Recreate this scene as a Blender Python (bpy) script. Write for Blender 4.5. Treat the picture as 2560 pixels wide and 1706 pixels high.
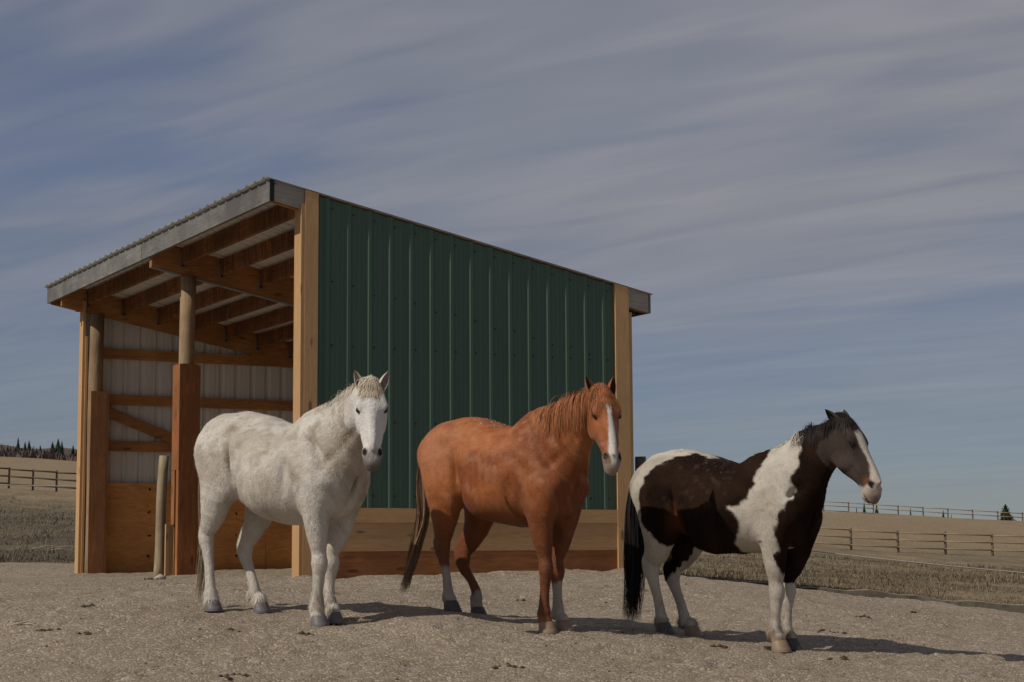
import bpy, bmesh, math, random
import numpy as np
from mathutils import Vector, Matrix
rng = np.random.default_rng(7); random.seed(7)
SC = bpy.context.scene
for o in list(bpy.data.objects): bpy.data.objects.remove(o)
COL = SC.collection

# ------------------------------------------------------------ camera
TILT, ROLL, YAW = 0.1164, -0.006, 0.5112
cam_data = bpy.data.cameras.new('camera'); cam = bpy.data.objects.new('camera', cam_data); COL.objects.link(cam)
cam_data.sensor_width = 36.0; cam_data.lens = 4500/2560*36.0; cam_data.clip_start = .1; cam_data.clip_end = 3000
cam.matrix_world = Matrix.Rotation(math.pi/2+TILT, 4, 'X') @ Matrix.Rotation(ROLL, 4, 'Z')
SC.camera = cam

# ------------------------------------------------------------ sun, sky, exposure
SUN_AZ, SUN_EL = math.radians(32.0), math.radians(42.0)      # sun stands left of and behind the camera
to_sun = Vector((-math.cos(SUN_AZ)*math.cos(SUN_EL), -math.sin(SUN_AZ)*math.cos(SUN_EL), math.sin(SUN_EL)))
sd = bpy.data.lights.new('sun', 'SUN'); sd.energy = 3.0; sd.angle = math.radians(.6); sd.color = (1.0, .91, .79)
so = bpy.data.objects.new('sun', sd); COL.objects.link(so); so.rotation_euler = to_sun.to_track_quat('Z', 'Y').to_euler()
SC.view_settings.view_transform = 'Standard'; SC.view_settings.look = 'None'
SC.view_settings.exposure = 0.0; SC.view_settings.gamma = 1.0

def N(nt, typ, **kw):
    n = nt.nodes.new(typ)
    for k, v in kw.items():
        if k.startswith('i_'):
            key = k[2:]; key = int(key) if key.isdigit() else key.replace('_', ' ')
            n.inputs[key].default_value = v
        else: setattr(n, k, v)
    return n
def ramp(nt, fac, stops, interp='LINEAR'):
    r = nt.nodes.new('ShaderNodeValToRGB'); cr = r.color_ramp; cr.interpolation = interp
    while len(cr.elements) < len(stops): cr.elements.new(.5)
    for e, (p, c) in zip(cr.elements, stops):
        e.position = p; e.color = (c, c, c, 1) if isinstance(c, (int, float)) else (*c, 1)
    nt.links.new(fac, r.inputs[0]); return r.outputs[0]
def mixc(nt, fac, a, b, mode='MIX'):
    m = nt.nodes.new('ShaderNodeMix'); m.data_type = 'RGBA'; m.blend_type = mode
    for s, v in ((m.inputs[0], fac), (m.inputs[6], a), (m.inputs[7], b)):
        if hasattr(v, 'links') or isinstance(v, bpy.types.NodeSocket): nt.links.new(v, s)
        elif isinstance(v, (int, float)): s.default_value = v
        else: s.default_value = (*v, 1)
    return m.outputs[2]
def mathn(nt, op, a, b=None, c=None):
    m = nt.nodes.new('ShaderNodeMath'); m.operation = op
    for i, v in enumerate((a, b, c)):
        if v is None: continue
        if isinstance(v, (int, float)): m.inputs[i].default_value = v
        else: nt.links.new(v, m.inputs[i])
    return m.outputs[0]

BX, BY = 1.95, .64
SKY_TINT, CLOUD_A, CLOUD_B = (.75, .79, .94), (3.55, 3.6, 3.98), (5.05, 4.98, 5.3)
world = bpy.data.worlds.new('World'); SC.world = world; world.use_nodes = True
nt = world.node_tree; nt.nodes.clear()
out = N(nt, 'ShaderNodeOutputWorld'); bg = N(nt, 'ShaderNodeBackground'); bg.inputs[1].default_value = .058
nt.links.new(bg.outputs[0], out.inputs[0])
sky = N(nt, 'ShaderNodeTexSky', sky_type='NISHITA'); sky.sun_disc = False
sky.sun_elevation = SUN_EL; sky.sun_rotation = math.atan2(to_sun.x, to_sun.y); sky.altitude = 1100; sky.air_density = 1.0; sky.dust_density = .6; sky.ozone_density = 2.0
tc = N(nt, 'ShaderNodeTexCoord'); sep = N(nt, 'ShaderNodeSeparateXYZ'); nt.links.new(tc.outputs['Generated'], sep.inputs[0])
zc = mathn(nt, 'MAXIMUM', mathn(nt, 'ADD', sep.outputs[2], .10), .03)
pxn = mathn(nt, 'DIVIDE', sep.outputs[0], zc); pyn = mathn(nt, 'DIVIDE', sep.outputs[1], zc)
comb = N(nt, 'ShaderNodeCombineXYZ'); nt.links.new(pxn, comb.inputs[0]); nt.links.new(pyn, comb.inputs[1])
rotc = N(nt, 'ShaderNodeMapping'); rotc.inputs['Rotation'].default_value = (0, 0, math.radians(33)); nt.links.new(comb.outputs[0], rotc.inputs[0])
def cloudnoise(sx, sy, detail, rough, dist, loc):
    mp = N(nt, 'ShaderNodeMapping'); mp.inputs['Scale'].default_value = (sx, sy, 1); mp.inputs['Location'].default_value = loc; nt.links.new(rotc.outputs[0], mp.inputs[0])
    nz = N(nt, 'ShaderNodeTexNoise'); nz.inputs['Scale'].default_value = 1.0; nz.inputs['Detail'].default_value = detail
    nz.inputs['Roughness'].default_value = rough; nz.inputs['Distortion'].default_value = dist
    nt.links.new(mp.outputs[0], nz.inputs[0]); return nz.outputs[0]
c_big = cloudnoise(.40, .50, 2, .5, .2, (BX, BY, 0))
c_streak = cloudnoise(.55, 1.9, 4, .5, .6, (3.1, 1.7, 0))
c_rip = cloudnoise(1.8, 6.5, 2, .45, .8, (.2, 5.1, 0))
cl = mathn(nt, 'ADD', mathn(nt, 'MULTIPLY', c_big, .62), mathn(nt, 'ADD', mathn(nt, 'MULTIPLY', c_streak, .25), mathn(nt, 'MULTIPLY', c_rip, .13)))
cfac = ramp(nt, cl, [(.35, .34), (.47, .74), (.58, .96)], 'EASE')
lowel = ramp(nt, sep.outputs[2], [(.0, .25), (.20, 1)])
cfac = mathn(nt, 'MULTIPLY', cfac, lowel)
tex = ramp(nt, mathn(nt, 'ADD', mathn(nt, 'MULTIPLY', c_streak, .5), mathn(nt, 'MULTIPLY', c_rip, .5)), [(.30, 0), (.70, 1)])
skyc = mixc(nt, 1.0, sky.outputs[0], mixc(nt, lowel, tuple(c*.70 for c in SKY_TINT), SKY_TINT), 'MULTIPLY')
cloudc = mixc(nt, 1.0, mixc(nt, tex, CLOUD_A, CLOUD_B), mixc(nt, 1.0, sky.outputs[0], (.045, .045, .045), 'MULTIPLY'), 'ADD')
nt.links.new(mixc(nt, cfac, skyc, cloudc), bg.inputs[0])

# ------------------------------------------------------------ helpers
def link(o, parent=None):
    COL.objects.link(o)
    if parent is not None: o.parent = parent
    return o
def tag(o, label=None, cat=None, group=None, kind=None):
    if label: o['label'] = label
    if cat: o['category'] = cat
    if group: o['group'] = group
    if kind: o['kind'] = kind
    return o
def empty(name, loc=(0, 0, 0), rz=0.0):
    o = bpy.data.objects.new(name, None); o.location = loc; o.rotation_euler = (0, 0, rz); o.empty_display_size = .2
    return link(o)
def mesh_np(name, v, f, mats, parent=None, smooth=False, mi=None, cols=None):
    """v (n,3) array, f (m,k) int array or list of lists"""
    me = bpy.data.meshes.new(name)
    if isinstance(f, np.ndarray):
        m, k = f.shape
        me.vertices.add(len(v)); me.vertices.foreach_set('co', np.asarray(v, np.float32).ravel())
        me.loops.add(m*k); me.loops.foreach_set('vertex_index', f.astype(np.int32).ravel())
        me.polygons.add(m); me.polygons.foreach_set('loop_start', np.arange(0, m*k, k, dtype=np.int32))
        me.update(calc_edges=True); me.validate()
    else:
        me.from_pydata([tuple(map(float, q)) for q in v], [], f); me.update()
    for m_ in (mats if isinstance(mats, (list, tuple)) else [mats]): me.materials.append(m_)
    if smooth: me.polygons.foreach_set('use_smooth', np.ones(len(me.polygons), bool))
    if mi is not None: me.polygons.foreach_set('material_index', np.asarray(mi, np.int32))
    if cols is not None:
        a = me.attributes.new('coat', 'FLOAT_COLOR', 'POINT')
        c4 = np.ones((len(v), 4), np.float32); c4[:, :3] = cols; a.data.foreach_set('color', c4.ravel())
    o = bpy.data.objects.new(name, me); return link(o, parent)
class MB:
    def __init__(s): s.v = []; s.f = []; s.m = []
    def hexa(s, pts, mi=0):
        b = len(s.v); s.v += [tuple(p) for p in pts]
        for q in ((0, 3, 2, 1), (4, 5, 6, 7), (0, 1, 5, 4), (1, 2, 6, 5), (2, 3, 7, 6), (3, 0, 4, 7)): s.f.append([b+i for i in q]); s.m.append(mi)
    def box(s, x0, x1, y0, y1, z0, z1, mi=0): s.hexa([(x0, y0, z0), (x1, y0, z0), (x1, y1, z0), (x0, y1, z0), (x0, y0, z1), (x1, y0, z1), (x1, y1, z1), (x0, y1, z1)], mi)
    def tube(s, pts, rad, n=8, mi=0, cap=True):
        pts = [Vector(p) for p in pts]; b = len(s.v); m = len(pts)
        rad = rad if isinstance(rad, (list, tuple)) else [rad]*m
        for i, p in enumerate(pts):
            d = (pts[min(i+1, m-1)]-pts[max(i-1, 0)]).normalized()
            a = d.cross(Vector((0, 0, 1))) if abs(d.z) < .95 else d.cross(Vector((1, 0, 0)))
            a.normalize(); c = d.cross(a)
            for k in range(n):
                t = 2*math.pi*k/n; s.v.append(tuple(p+(a*math.cos(t)+c*math.sin(t))*rad[i]))
        for i in range(m-1):
            for k in range(n): s.f.append([b+i*n+k, b+i*n+(k+1) % n, b+(i+1)*n+(k+1) % n, b+(i+1)*n+k]); s.m.append(mi)
        if cap:
            s.f.append([b+k for k in range(n)][::-1]); s.m.append(mi); s.f.append([b+(m-1)*n+k for k in range(n)]); s.m.append(mi)
    def build(s, name, mats, parent=None, smooth=False): return mesh_np(name, s.v, s.f, mats, parent, smooth, s.m)

# ------------------------------------------------------------ materials
def newmat(name, rough=.8, spec=.3):
    m = bpy.data.materials.new(name); m.use_nodes = True; t = m.node_tree; b = t.nodes['Principled BSDF']
    b.inputs['Roughness'].default_value = rough; b.inputs['Specular IOR Level'].default_value = spec
    return m, t, b
def coords(t, scale=(1, 1, 1), rot=(0, 0, 0), kind='Object'):
    c = N(t, 'ShaderNodeTexCoord'); mp = N(t, 'ShaderNodeMapping'); mp.inputs['Scale'].default_value = scale; mp.inputs['Rotation'].default_value = rot
    t.links.new(c.outputs[kind], mp.inputs[0]); return mp.outputs[0]
def noise(t, vec, scale, detail=4, rough=.55, dist=0.0):
    n = N(t, 'ShaderNodeTexNoise'); n.inputs['Scale'].default_value = scale; n.inputs['Detail'].default_value = detail
    n.inputs['Roughness'].default_value = rough; n.inputs['Distortion'].default_value = dist
    if vec is not None: t.links.new(vec, n.inputs[0])
    return n.outputs[0]
def bump(t, b, h, strength, dist=.01):
    n = N(t, 'ShaderNodeBump'); n.inputs['Strength'].default_value = strength; n.inputs['Distance'].default_value = dist
    t.links.new(h, n.inputs['Height']); t.links.new(n.outputs[0], b.inputs['Normal'])
def wood(name, col, axis, dark=.55, stain=.25, rough=.75, knots=True, rot=(0, 0, 0), grey=0.0, streak=False):
    m, t, b = newmat(name, rough, .25)
    sc = {'x': (.8, 9, 9), 'y': (9, .8, 9), 'z': (9, 9, .8)}[axis]
    info = N(t, 'ShaderNodeObjectInfo')
    v0 = coords(t, (1, 1, 1), rot)
    add = N(t, 'ShaderNodeVectorMath', operation='ADD'); t.links.new(v0, add.inputs[0])
    mul = N(t, 'ShaderNodeVectorMath', operation='SCALE'); mul.inputs[0].default_value = (13.1, 7.7, 9.3); t.links.new(info.outputs['Random'], mul.inputs['Scale']); t.links.new(mul.outputs[0], add.inputs[1])
    mp = N(t, 'ShaderNodeMapping'); mp.inputs['Scale'].default_value = sc; t.links.new(add.outputs[0], mp.inputs[0])
    g = noise(t, mp.outputs[0], 4.0, 5, .65, 1.2)
    f = noise(t, mp.outputs[0], 22.0, 2, .6, .4)
    s = noise(t, add.outputs[0], 1.6, 4, .6)
    c = mixc(t, ramp(t, g, [(.32, 0), (.62, 1)]), tuple(x*dark for x in col), col)
    c = mixc(t, ramp(t, f, [(.3, .22), (.6, 0)]), c, tuple(x*.45 for x in col))
    c = mixc(t, mathn(t, 'MULTIPLY', ramp(t, s, [(.40, 1.0), (.60, 0.0)]), stain), c, tuple(x*.42 for x in col))
    if grey: c = mixc(t, mathn(t, 'MULTIPLY', ramp(t, noise(t, mp.outputs[0], 1.5, 3), [(.3, 0.3), (.6, 1)]), grey), c, (.30, .29, .28))
    if knots:
        ks = {'x': (1.2, 4, 4), 'y': (4, 1.2, 4), 'z': (4, 4, 1.2)}[axis]
        mk = N(t, 'ShaderNodeMapping'); mk.inputs['Scale'].default_value = ks; t.links.new(add.outputs[0], mk.inputs[0])
        vo = N(t, 'ShaderNodeTexVoronoi'); vo.inputs['Scale'].default_value = 1.7; t.links.new(mk.outputs[0], vo.inputs[0])
        c = mixc(t, ramp(t, vo.outputs['Distance'], [(.09, .8), (.16, 0.0)]), c, tuple(x*.25 for x in col))
    if streak:                                                   # bark-like vertical fringe, dark streaks in the colour
        ms = N(t, 'ShaderNodeMapping'); ms.inputs['Scale'].default_value = (2, 14, 1.2); t.links.new(add.outputs[0], ms.inputs[0])
        c = mixc(t, ramp(t, noise(t, ms.outputs[0], 1.6, 4, .7, .6), [(.40, .85), (.56, 0.0)]), c, tuple(x*.18 for x in col))
    hv = N(t, 'ShaderNodeHueSaturation'); t.links.new(c, hv.inputs['Color'])
    t.links.new(mathn(t, 'MULTIPLY_ADD', info.outputs['Random'], .35, .82), hv.inputs['Value'])
    t.links.new(hv.outputs[0], b.inputs['Base Color'])
    bump(t, b, g, .35, .006)
    return m
NEW = (.60, .365, .175); CEDAR = (.40, .160, .058); ROUGHW = (.60, .28, .10)
M = {}
M['new_z'] = wood('new_spruce_upright', NEW, 'z', .8, .12); M['new_x'] = wood('new_spruce_level', NEW, 'x', .8, .15)
M['cedar_z'] = wood('stained_board_upright', CEDAR, 'z', .5, .5); M['cedar_x'] = wood('stained_board_level', CEDAR, 'x', .55, .5)
M['tan_z'] = wood('tan_upright_board', (.50, .235, .105), 'z', .6, .4)
M['rough_x'] = wood('rough_beam', ROUGHW, 'x', .5, .5); M['rough_y'] = wood('rough_purlin', (.40, .165, .065), 'y', .35, .8, streak=True)
M['grey_y'] = wood('weathered_fascia', (.255, .245, .235), 'y', .6, .8, .6, False); M['grey_x'] = wood('weathered_barge', (.40, .36, .32), 'x', .7, .3, .8, True)
M['shed_post'] = wood('round_shed_post', (.42, .295, .175), 'z', .6, .5, .85, False)
M['post'] = wood('peeled_round_post', (.42, .335, .225), 'z', .62, .5, .85, False)
M['fence_wood'] = wood('weathered_fence_wood', (.20, .16, .115), 'z', .6, .4, .9, False)
M['rail_wood'] = wood('fence_rail_wood', (.34, .25, .14), 'x', .7, .3, .85, False)
M['rail_shaded'] = wood('shaded_fence_rail_wood', (.21, .165, .115), 'x', .7, .3, .9, False)  # left fence: shade painted into the wood colour
def plywood():
    m, t, b = newmat('plywood', .7, .25)
    v = coords(t, (1.2, 1.2, 5.0)); w = noise(t, v, 2.2, 5, .6, 2.5); s = noise(t, coords(t), 1.3, 4)
    c = mixc(t, ramp(t, w, [(.35, 0), (.6, 1)]), (.58, .265, .08), (.76, .385, .135))
    c = mixc(t, ramp(t, s, [(.35, .6), (.6, 0)]), c, (.38, .18, .065)); t.links.new(c, b.inputs['Base Color']); bump(t, b, w, .15, .004); return m
M['ply'] = plywood()
def metal(name, col, rough=.45, dirt=.3, streak=True):
    m, t, b = newmat(name, rough, .4)
    v = coords(t, (14, 14, .7)); s = noise(t, v, 1.0, 4, .6); d = noise(t, coords(t), 2.3, 5, .65)
    c = mixc(t, mathn(t, 'MULTIPLY', ramp(t, s, [(.35, 1), (.65, 0)]), dirt), col, tuple(x*.62+.012 for x in col))
    c = mixc(t, mathn(t, 'MULTIPLY', ramp(t, d, [(.42, 0), (.75, 1)]), dirt), c, tuple(x*.8+.02 for x in col))
    t.links.new(c, b.inputs['Base Color']); t.links.new(mathn(t, 'MULTIPLY_ADD', d, .3, rough-.1), b.inputs['Roughness']); bump(t, b, d, .08, .01); return m
M['green'] = metal('green_painted_steel', (.064, .120, .080), .34, .35)
M['white_steel'] = metal('white_inner_steel', (.72, .70, .66), .6, .4)
M['roof_steel'] = metal('roof_steel', (.25, .24, .23), .5, .5)
M['galv'] = metal('galvanised_hanger', (.22, .23, .24), .5, .4)
M['screw'] = newmat('dark_screw', .5)[0]; M['screw'].node_tree.nodes['Principled BSDF'].inputs['Base Color'].default_value = (.012, .016, .014, 1)
def rope_mat():
    m, t, b = newmat('white_rope', .7); b.inputs['Base Color'].default_value = (.36, .34, .31, 1); return m
M['rope'] = rope_mat()

def gravel():
    m, t, b = newmat('gravel', .95, .15)
    v = coords(t); big = noise(t, v, .55, 5, .6); mid = noise(t, v, 5.0, 5, .7); fine = noise(t, v, 70.0, 4, .8)
    vo = N(t, 'ShaderNodeTexVoronoi'); vo.inputs['Scale'].default_value = 60.0; t.links.new(v, vo.inputs[0])
    c = mixc(t, ramp(t, big, [(.35, 0), (.65, 1)]), (.265, .212, .154), (.325, .266, .198))
    c = mixc(t, ramp(t, mid, [(.34, .5), (.50, 0)]), c, (.18, .14, .10))
    c = mixc(t, ramp(t, fine, [(.35, .8), (.5, 0)]), c, (.125, .098, .075))
    sepc = N(t, 'ShaderNodeSeparateColor'); t.links.new(vo.outputs['Color'], sepc.inputs[0])
    c = mixc(t, ramp(t, sepc.outputs[0], [(.70, 0), (.95, .5)]), c, (.60, .54, .47))
    t.links.new(c, b.inputs['Base Color'])
    h = mathn(t, 'ADD', mathn(t, 'MULTIPLY', fine, .5), mathn(t, 'ADD', mathn(t, 'MULTIPLY', mid, 1.2), mathn(t, 'MULTIPLY', vo.outputs['Distance'], -.4)))
    bump(t, b, h, .7, .03); return m
M['gravel'] = gravel()
def field():
    m, t, b = newmat('dry_pasture', .95, .1)
    v = coords(t); big = noise(t, v, .06, 5, .6); mid = noise(t, coords(t, (1, .35, 1)), .55, 6, .68); fine = noise(t, coords(t, (1, .5, 1)), 7.0, 5, .75)
    c = mixc(t, ramp(t, mid, [(.36, 0), (.60, 1)]), (.135, .108, .073), (.285, .222, .14))
    c = mixc(t, ramp(t, big, [(.40, .6), (.56, 0)]), c, (.155, .135, .09))
    sep = N(t, 'ShaderNodeSeparateXYZ'); t.links.new(v, sep.inputs[0])
    far = ramp(t, mathn(t, 'DIVIDE', sep.outputs[1], 200), [(.42, 0), (.56, 1)])
    c = mixc(t, mathn(t, 'MULTIPLY', far, .75), c, (.31, .235, .15))
    left = ramp(t, mathn(t, 'MULTIPLY_ADD', sep.outputs[0], -.08, .1), [(.3, 0), (.7, 1)])
    near = ramp(t, mathn(t, 'DIVIDE', sep.outputs[1], 200), [(.30, 1), (.47, 0)])
    c = mixc(t, mathn(t, 'MULTIPLY', mathn(t, 'MULTIPLY', left, near), .75), c, mixc(t, ramp(t, mid, [(.42, 0), (.58, 1)]), (.078, .063, .047), (.135, .115, .08)))
    c = mixc(t, ramp(t, fine, [(.33, .75), (.50, 0)]), c, (.055, .048, .034))
    t.links.new(c, b.inputs['Base Color']); bump(t, b, mathn(t, 'ADD', fine, mathn(t, 'MULTIPLY', mid, 2.0)), .8, .08); return m
M['field'] = field()
def plain(name, c1, c2, scale, rough=.9, bs=.3, detail=4):
    m, t, b = newmat(name, rough, .2); n_ = noise(t, coords(t), scale, detail, .65)
    t.links.new(mixc(t, ramp(t, n_, [(.35, 0), (.65, 1)]), c1, c2), b.inputs['Base Color']); bump(t, b, n_, bs, .02); return m
M['hill'] = plain('brushy_hill', (.075, .055, .047), (.15, .115, .085), .12, .95, .8, 6)
M['brush'] = plain('bare_brush', (.075, .055, .05), (.14, .11, .095), .35)
M['needles'] = plain('spruce_needles', (.012, .022, .012), (.035, .055, .026), 3.0)
M['bark'] = plain('bark', (.05, .04, .03), (.09, .07, .05), 6)
M['earth'] = plain('dark_edging', (.055, .047, .038), (.11, .095, .075), 6, .95, .8)  # dark tones for the front face of the yard edging
M['dung'] = plain('dung_and_debris', (.045, .034, .022), (.10, .075, .05), 40, .95)
M['pebble'] = plain('pebbles', (.20, .165, .125), (.44, .38, .32), 9, .95)
M['straw'] = plain('straw', (.42, .36, .25), (.55, .48, .36), 8)
M['stone'] = plain('pale_stone', (.35, .32, .28), (.5, .46, .41), 9)
def grassmat():
    m, t, b = newmat('grass_blades', .9, .1); i = N(t, 'ShaderNodeAttribute'); i.attribute_name = 'coat'
    t.links.new(i.outputs['Color'], b.inputs['Base Color']); return m
M['grass'] = grassmat()

# ------------------------------------------------------------ horse stations (needed by the terrain: hooves stand on it)
PSI = math.radians(42)
HF = np.array([math.cos(PSI), -math.sin(PSI)]); HL = np.array([math.sin(PSI), math.cos(PSI)])
HORSE_XY = {'white': (-1.6053, 12.9), 'chestnut': (0.0, 12.9), 'paint': (1.5767, 12.9)}
HOOVES = {  # x forward, y left, z at ground
 'white': dict(RH=(-.652, -.14, -.415), LH=(-.444, .14, -.432), RF=(.456, -.10, -.507), LF=(.412, .08, -.487)),
 'chestnut': dict(RH=(-.468, -.14, -.425), LH=(-.468, .14, -.478), RF=(.406, -.10, -.561), LF=(.402, .08, -.556)),
 'paint': dict(RH=(-.528, -.14, -.590), LH=(-.480, .14, -.623), RF=(.438, -.10, -.695), LF=(.416, .08, -.690))}
def h2w(horse, x, y):
    X0, Y0 = HORSE_XY[horse]; p = np.array([X0, Y0])+HF*x+HL*y; return p
CX, CY = -2.0366, 17.4043
E_ = np.array([math.cos(YAW), math.sin(YAW)]); N_ = np.array([-math.sin(YAW), math.cos(YAW)])
def s2w(u, v): return np.array([CX, CY])+E_*u+N_*v

ctrl = []
for h, d in HOOVES.items():
    for k, (x, y, z) in d.items(): p = h2w(h, x, y); ctrl.append((p[0], p[1], z))
for u, v, z in [(0, 0, -.27), (0, 3.8, -.262), (0, 7.6, -.26), (3.7, 0, -.225), (3.7, 7.6, -.22), (1.8, 3.8, -.25), (1.8, -.3, -.25), (-2, 4, -.30), (-2.5, 8, -.27)]:
    p = s2w(u, v); ctrl.append((p[0], p[1], z))
ctrl += [(-3.1, 11, -.763), (0, 11, -.78), (3.07, 11, -.86), (-3, 8, -1.0), (3, 8, -1.08), (-7, 10, -.80), (8, 11, -1.05), (0, 5, -1.2), (-8, 5, -1.2), (10, 5, -1.4), (0, 0, -1.45), (-12, 0, -1.3), (14, 0, -1.8),
 (1.7, 21, -.36), (4.47, 20, -.575), (5.33, 19, -.66), (3.2, 16, -.60), (8, 18, -.9), (4, 24, -.46), (7, 24, -.66), (6, 40, -.42), (13, 40, -.75), (12, 60, -.42), (20, 97, -.25), (25.4, 97, -.46), (40, 97, -1.1), (33, 180, 3.3), (48, 180, 2.3), (80, 180, .5), (40, 290, 2.5), (90, 300, -4),
 (-5.5, 27, -.17), (-8, 26, -.12), (-13, 20, -.1), (-12, 40, .38), (-22, 60, 1.4), (-29, 105, 3.72), (-26, 105, 3.43), (-60, 105, 5.0), (-53, 200, 10.5), (-40, 200, 9.3), (-100, 200, 12.5), (0, 40, .1), (0, 60, .5), (0, 105, 1.7), (0, 200, 6), (10, 300, 7), (-60, 340, 15), (-140, 340, 19), (-20, 10, -.6), (20, 14, -1.5), (30, 40, -1.4)]
ctrl = np.array(ctrl)
def warp(x, y):
    yy = np.maximum(np.asarray(y, float), -4)+14.0
    return np.stack([np.clip(np.asarray(x, float)/yy*14.0, -22, 22), np.log(yy)*14.0], -1)
P_ = warp(ctrl[:, 0], ctrl[:, 1])
def tps_k(r2): return .5*r2*np.log(np.maximum(r2, 1e-9))
n_ = len(P_); D2 = ((P_[:, None]-P_[None])**2).sum(-1)
A_ = np.zeros((n_+3, n_+3)); A_[:n_, :n_] = tps_k(D2)+np.eye(n_)*1e-4; A_[:n_, n_] = 1; A_[:n_, n_+1:] = P_; A_[n_, :n_] = 1; A_[n_+1:, :n_] = P_.T
W_ = np.linalg.solve(A_, np.r_[ctrl[:, 2], 0, 0, 0])
def gz(x, y):
    x = np.atleast_1d(np.asarray(x, float)); y = np.atleast_1d(np.asarray(y, float)); q = warp(x, y); outz = np.empty(len(q))
    for i in range(0, len(q), 20000):
        s = q[i:i+20000]; r2 = ((s[:, None]-P_[None])**2).sum(-1)
        outz[i:i+20000] = tps_k(r2)@W_[:n_]+W_[n_]+s@W_[n_+1:]
    return np.clip(outz, -6, 24)
def gz1(x, y): return float(gz(x, y)[0])
def vnoise(x, y, seed=0):
    xi = np.floor(x).astype(np.int64); yi = np.floor(y).astype(np.int64); fx = x-xi; fy = y-yi
    def hsh(a, b): 
        h = (a*374761393+b*668265263+seed*1442695041) & 0xffffffff; h = ((h ^ (h >> 13))*1274126177) & 0xffffffff
        return ((h ^ (h >> 16)) & 0xffff)/65535.0
    sx = fx*fx*(3-2*fx); sy = fy*fy*(3-2*fy)
    return (hsh(xi, yi)*(1-sx)+hsh(xi+1, yi)*sx)*(1-sy)+(hsh(xi, yi+1)*(1-sx)+hsh(xi+1, yi+1)*sx)*sy
def grid_mesh(name, xs, ys, zf, mat, keep=None):
    X, Y = np.meshgrid(xs, ys, indexing='ij'); Z = zf(X.ravel(), Y.ravel())
    v = np.stack([X.ravel(), Y.ravel(), Z], 1); nx, ny = len(xs), len(ys)
    i, j = np.meshgrid(np.arange(nx-1), np.arange(ny-1), indexing='ij'); a = (i*ny+j).ravel()
    f = np.stack([a, a+ny, a+ny+1, a+1], 1)
    if keep is not None:
        cen = v[f].mean(1); f = f[keep(cen[:, 0], cen[:, 1])]
        used = np.unique(f); rm = -np.ones(len(v), int); rm[used] = np.arange(len(used)); v = v[used]; f = rm[f]
    return mesh_np(name, v, f, mat, None, True)
# gravel yard outline: its far edge
def yard_far(x):   # Y of the yard's far edge at X
    return np.interp(x, [-14, -9, -5.5, -4, 0, 1.7, 3.4, 4.47, 5.33, 7, 12], [26, 26.4, 27, 29, 29, 21.2, 20.6, 20.0, 19.0, 16.5, 13])
def in_yard(x, y): return y < yard_far(x)+.5*(vnoise(x*1.3, y*.8, 3)-.5)+.25*(vnoise(x*5, y*3, 4)-.5)
def field_z(x, y):
    z = gz(x, y)+.05*(vnoise(x*.8, y*.8, 1)-.5)*np.clip((y-20)/10, 0, 1)+.35*(vnoise(x*.09, y*.09, 2)-.5)*np.clip((y-40)/60, 0, 1)
    return z-np.where(y < yard_far(x)+.4, .10, 0.0)+np.where((y >= yard_far(x)+.4) & (x > 1.5) & (y < 60), .03, 0)
_pr = np.random.default_rng(77); PRINTS = np.stack([_pr.uniform(-4.5, 4.8, 230), 10.4+6.8*_pr.random(230)**1.2, _pr.uniform(0, 6.28, 230), _pr.uniform(.5, 1.1, 230)], 1)
def yard_z(x, y):
    b = gz(x, y); dent = np.zeros_like(b)
    for (px_, py_, an_, st_) in PRINTS:
        k = (np.abs(x-px_) < .2) & (np.abs(y-py_) < .2)
        if k.any():
            dx_, dy_ = x[k]-px_, y[k]-py_; r_ = np.sqrt(dx_**2+dy_**2)*(1+.15*np.cos(np.arctan2(dy_, dx_)-an_)); dent[k] += st_*(-.028*np.exp(-(r_/.058)**4)+.013*np.exp(-((r_-.085)/.024)**2))
    us_ = (x-CX)*E_[0]+(y-CY)*E_[1]; vs_ = (x-CX)*N_[0]+(y-CY)*N_[1]
    dent = dent+np.where((us_ > -.15) & (us_ < 3.95), 1, 0)*(.012+.04*vnoise(us_*3, us_*0, 15))*np.exp(-((vs_+.06)/.16)**2)      # dirt banked against the wall
    return b+dent+(.022*(vnoise(x*2.1, y*2.1, 5)-.5)+.026*(vnoise(x*5, y*5, 6)-.5)+.016*(vnoise(x*15, y*15, 7)-.5))
xs = np.r_[np.linspace(-400, -40, 25), np.linspace(-38, -15, 24), np.linspace(-14.5, 14.5, 88), np.linspace(15, 40, 26), np.linspace(45, 400, 25)]
ys = np.r_[np.linspace(-30, 8, 14), np.linspace(9, 34, 90), np.linspace(34.6, 60, 36), np.linspace(62, 130, 50), np.linspace(133, 420, 60)]
ground = grid_mesh('pasture_ground', xs, ys, field_z, M['field']); tag(ground, kind='structure')
xs = np.r_[np.linspace(-14, -6.2, 40), np.linspace(-6, 6, 330), np.linspace(6.2, 12, 40)]
ys = np.r_[np.linspace(-2, 9.6, 30), np.linspace(9.7, 19, 300), np.linspace(19.1, 29.5, 110)]
yard = grid_mesh('gravel_yard', xs, ys, yard_z, M['gravel'], in_yard); tag(yard, kind='structure')
def yz1(x, y): return float(yard_z(np.array([x]), np.array([y]))[0])

# far hill behind the left field
hx = np.linspace(-260, 20, 60); hy = np.linspace(235, 420, 26)
def hill_z(x, y):
    t = np.clip((y-240)/80, 0, 1); t = t*t*(3-2*t)
    crest = np.interp(x, [-260, -110, -96, -88, -82, -78, -74, -66, -60, -30, 20], [23, 21, 20.0, 19.3, 18.7, 19.2, 18.5, 18.0, 17.6, 13, 9])
    return gz(x, np.minimum(y, 235))*(1-t)+t*crest-.6+1.2*(vnoise(x*.2, y*.2, 9)-.5)
hill = grid_mesh('far_hill', hx, hy, hill_z, M['hill']); tag(hill, kind='structure')

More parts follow.
